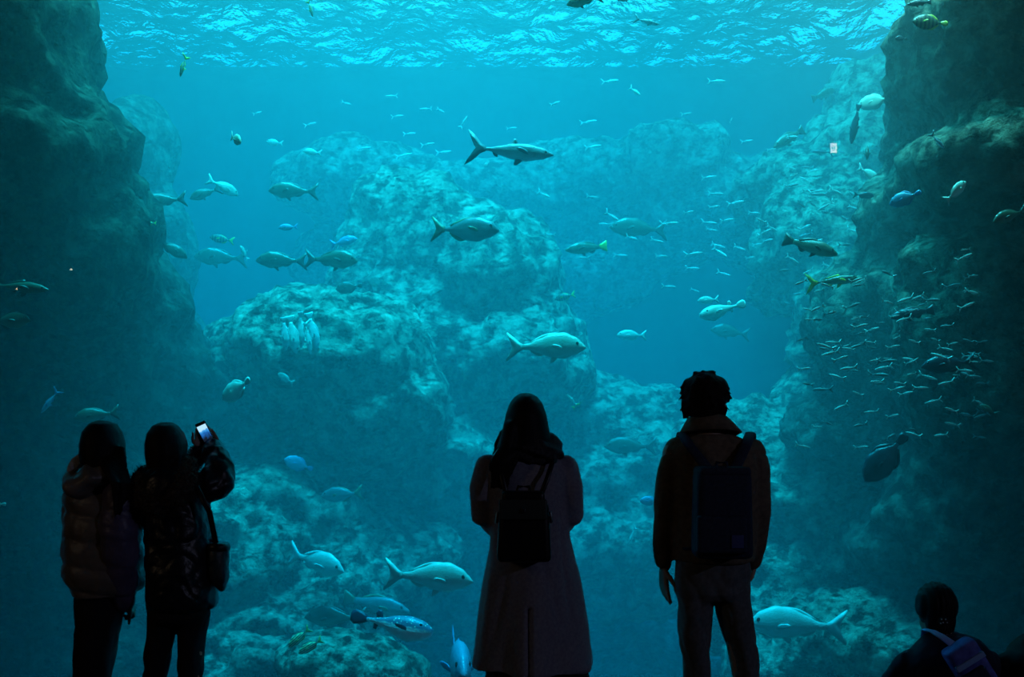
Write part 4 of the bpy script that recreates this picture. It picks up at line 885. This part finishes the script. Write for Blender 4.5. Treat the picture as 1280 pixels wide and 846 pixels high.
Rp = Matrix.Rotation(R(-24), 3, 'Y') @ Matrix.Rotation(R(14), 3, 'X'); pc = q(256,540,.135)
ph = empty('phone', p.base+pc, 'phone with lit blue screen held up by the woman in the fur-trimmed coat', 'phone'); ph.rotation_euler = Rp.to_euler()
rbox('case', Vector((0,0,0)), .0235, .0045, .047, M_ph, ph, .004)
rbox('screen', Vector((0,-.0048,-.002)), .0205, .0006, .036, M_scr, ph, .0003)
bm = bmesh.new(); ell(bm, Vector((.012,.005,.036)), (.006,.002,.006), None, 2); bm_obj('camera_lens', bm, M_metal, ph)
# her shoulder bag
M_bagt = mat('dark_teal_coated_cloth', (.03,.06,.06), .45, build=noise_col((.02,.04,.045),(.05,.09,.09), 14, bump=.6, bscale=18, dist=.01))
bc = q(275,706,-.02); bg_ = empty('shoulder_bag', p.base+bc, 'dark teal shoulder bag with black top, hanging beside the woman with the phone', 'bag'); O = -bc
bm = bmesh.new(); loft(bm, dense([p.row(684,262,288,.05,-.02), p.row(700,262,288,.06,-.02), p.row(720,265,287,.06,-.02), p.row(731,271,284,.045,-.02), p.row(738,277,281,.02,-.02)], 3), 28, .85); bm.transform(Matrix.Translation(O))
fused('bag_body', bm, M_bagt, bg_, .007, 3, folds(.006, 16, .5, 3))
bm = bmesh.new(); loft(bm, dense([p.row(677,264,286,.05,-.02), p.row(681,261,289,.058,-.02), p.row(688,262,288.5,.056,-.02)], 3), 28, .85); bm.transform(Matrix.Translation(O)); fused('bag_top', bm, M_leather, bg_, .007, 3)
strap('strap', [q(270,680,-.02)+O, q(262,640,-.15)+O, q(246,610,-.13)+O, q(240,594,-.03)+O, q(244,600,.09)+O, q(256,640,.15)+O, q(270,680,.03)+O], .012, .004, M_leather, bg_)

# ---- two people sitting on the floor at lower right -------------------------
def sitter(cx, d, hx, label, coat, hairm, top_py, turn):
    p = Person('person', cx, d, label); q = p.q
    k_ = (CZ+(HY-top_py)/F*d)/.86
    V = lambda x, y, z: Vector((x, y, z*k_))
    hc = Vector((q(hx,0).x, .03, .745*k_)); bm = bmesh.new(); hq = head_prims(bm, hc, turn, -.12, .95)
    ring_tube(bm, [hc+Vector((0,-.01,-.06)), V(hc.x*.6,-.02,.60), V(0,-.02,.55)], [(.05,.052),(.052,.055),(.08,.07)], 16)
    loft(bm, dense([(0,-.02,.58*k_,.11,.06), (0,-.02,.53*k_,.16,.09), (0,-.01,.40*k_,.145,.10), (0,0,.22*k_,.14,.10), (0,0,.10*k_,.16,.13), (0,0,.06*k_,.13,.11)], 3))
    for s in (-1, 1):
        el = V(s*.24,.10,.30); wr = V(s*.12,.32,.26)
        ring_tube(bm, [V(s*.165,-.01,.52), (V(s*.165,0,.52)+el)/2, el, (el+wr)/2, wr], [.045,.042,.036,.032,.024], 12)
        hand_prims(bm, wr, Vector((-s*.7,.6,-.1)), Vector((0,.3,1)), .88, -s, .5)
        kn = V(s*.19,.38,.16); an = V(-s*.06,.52,.06)
        ring_tube(bm, [V(s*.10,.04,.11), kn, an], [.085,.062,.04], 14)
        ring_tube(bm, [an, an+Vector((-s*.09,.05,-.012)), an+Vector((-s*.16,.07,-.016))], [.036,.036,.026], 10)
    fused('body', bm, M_skin, p.root, .0065, 3); eyes(hq, .95, p.root)
    bm = bmesh.new()
    loft(bm, dense([(-.02,-.02,.655*k_,.07,.075), (0,-.02,.625*k_,.12,.10), (0,-.02,.575*k_,.165,.12), (0,-.02,.52*k_,.188,.13), (0,-.01,.42*k_,.19,.14), (0,0,.28*k_,.195,.15), (0,0,.14*k_,.20,.16), (0,0,.04,.19,.15)], 4), 44, .9)
    for s in (-1, 1): ring_tube(bm, [V(s*.16,-.01,.52), V(s*.215,.04,.42), V(s*.245,.10,.30), V(s*.19,.22,.27), V(s*.13,.30,.26)], [.060,.060,.056,.05,.042], 18)
    fused('jacket', bm, coat, p.root, .009, 4, folds(.009, 10, .8, cx))
    bm = bmesh.new()
    for s in (-1, 1): ring_tube(bm, [V(s*.10,.04,.12), V(s*.15,.20,.145), V(s*.19,.37,.16), V(s*.08,.46,.11), V(-s*.02,.50,.085)], [.09,.08,.068,.06,.052], 16)
    fused('trousers', bm, M_black, p.root, .010, 4, folds(.008, 10, 1, 3))
    for s in (-1, 1):
        an = V(-s*.06,.52,.06); bm = bmesh.new(); ring_tube(bm, [an, an+Vector((-s*.10,.05,-.010)), an+Vector((-s*.18,.07,-.014))], [.046,.044,.034], 12); fused('shoe', bm, M_leather, p.root, .008, 3)
    bm = bmesh.new(); ell(bm, hc+Vector((0,-.018,.022)), (.083,.100,.100)); ell(bm, hc+Vector((0,-.06,-.04)), (.064,.045,.07))
    fused('hair', bm, hairm, p.root, .006, 3, lambda v: .003*math.sin(v.x*300)+.003*noise.noise(v*30))
    return p, hq, k_
p, hq, k_ = sitter(1185, 4.4, 1172, 'person with low-tied dark hair in dark navy jacket, sitting at lower right', mat('midnight_blue_jersey', (.015,.018,.045), .9), M_hair, 730, -.1)
q = p.q
bm = bmesh.new(); ell(bm, q(1179,776,-.105), (.020,.016,.016)); ring_tube(bm, [q(1179,778,-.105), q(1180,788,-.115)], [.014,.006], 8); fused('hair_bun', bm, M_hair, p.root, .004, 2)
for i, (x, y) in enumerate(((1177,774),(1182,774),(1179,778),(1184,778),(1176,779))):
    bm = bmesh.new(); ell(bm, q(x,y,-.123), (.0035,.0035,.0035), None, 2); bm_obj('hair_tie_bead', bm, M_fleece, p.root)
M_bl = mat('blue_violet_cloth', (.04,.05,.26), .7, build=noise_col((.06,.08,.40),(.16,.20,.70), 25)); M_bb = mat('bright_blue_band', (.30,.50,.95), .6)
bc = q(1208,826,-.19); sb = empty('sling_bag', p.base+bc, 'tilted blue sling bag on the back of the person sitting at lower right', 'bag'); O = -bc
Rb = Matrix.Rotation(R(-32), 3, 'Y')
rbox('bag_body', q(1212,832,-.20)+O, .068, .045, .105, M_bl, sb, .025, Rb)
rbox('front_pocket', q(1222,852,-.25)+O, .055, .02, .05, M_navy, sb, .012, Rb)
o = rbox('band', q(1213,827,-.249)+O, .066, .008, .012, M_bb, sb, .004, Rb)
strap('strap', [q(1192,806,-.175)+O, q(1178,796,-.155)+O, q(1166,789,-.115)+O, q(1157,787,-.05)+O, q(1156,794,.05)+O, q(1170,820,.12)+O, q(1186,846,.15)+O], .018, .006, M_bb, sb)
sitter(1306, 4.4, 1318, 'person in black with rounded shoulder cut by the right edge of the frame, sitting', mat('black_jersey', (.012,.012,.013), .95), M_hair2, 734, .2)
# faint exit light and ceiling lamps of the hall behind the visitors
def hall_lamp(px, py, y, t, e, col, r_):      # mirrored in the window where the photograph shows a light
    D = 2*(PY+.02)-y; L = bpy.data.lights.new('hall_lamp', 'SPOT'); L.spot_size = R(100); L.spot_blend = .8; L.shadow_soft_size = r_; L.energy = e; L.color = col
    o = bpy.data.objects.new('hall_lamp', L); C.objects.link(o); v = P(px, py, D); o.location = (v.x, y, v.z); aim(o, t)
hall_lamp(89, 337, .6, (-1,4.1,1.2), 7, (1,.80,.55), .014)
hall_lamp(21, 361, .2, (-1.5,4.1,1.2), 7, (1,.65,.35), .012)
L = bpy.data.lights.new('hall_lamp', 'SPOT'); L.spot_size = R(80); L.spot_blend = .8; L.shadow_soft_size = .04; L.energy = 95; L.color = (.58,.62,1)
o = bpy.data.objects.new('hall_lamp', L); C.objects.link(o); o.location = (7.9,-2.4,4.3); aim(o, (.3,4.1,1.1))
# small lit direction sign hanging from the hall ceiling, mirrored in the window at upper right
v = P(1042, 185, 2*(PY+.02)-2.1)
M_lit = bpy.data.materials.new('lit_sign_face'); M_lit.use_nodes = True; b_ = M_lit.node_tree.nodes['Principled BSDF']; b_.inputs['Emission Color'].default_value = (1,.93,.85,1); b_.inputs['Emission Strength'].default_value = 14
M_grn = bpy.data.materials.new('lit_sign_arrow'); M_grn.use_nodes = True; b_ = M_grn.node_tree.nodes['Principled BSDF']; b_.inputs['Base Color'].default_value = (0,.1,.03,1); b_.inputs['Emission Color'].default_value = (0,.35,.12,1); b_.inputs['Emission Strength'].default_value = 3
sg = empty('exit_sign', (v.x, 2.1, v.z), 'small white lit sign with green arrow, seen mirrored in the window', 'sign')
rbox('sign_case', Vector((0,-.012,0)), .036, .01, .052, M_hall, sg, .002)
rbox('sign_face', Vector((0,0,0)), .033, .002, .048, M_lit, sg, .0005)
bm = bmesh.new()
for a in ((-.018,.018,-.004,.004), (-.018,-.010,-.004,.016), (-.018,-.010,-.016,.004), (.004,.010,-.022,.022)): box(bm, a[0], a[1], .0022, .0036, a[2], a[3])
bm_obj('arrow', bm, M_grn, sg, False)
strap('hanger', [Vector((0,-.012,.05)), Vector((0,-.012,4.7-v.z))], .004, .004, M_hall, sg)
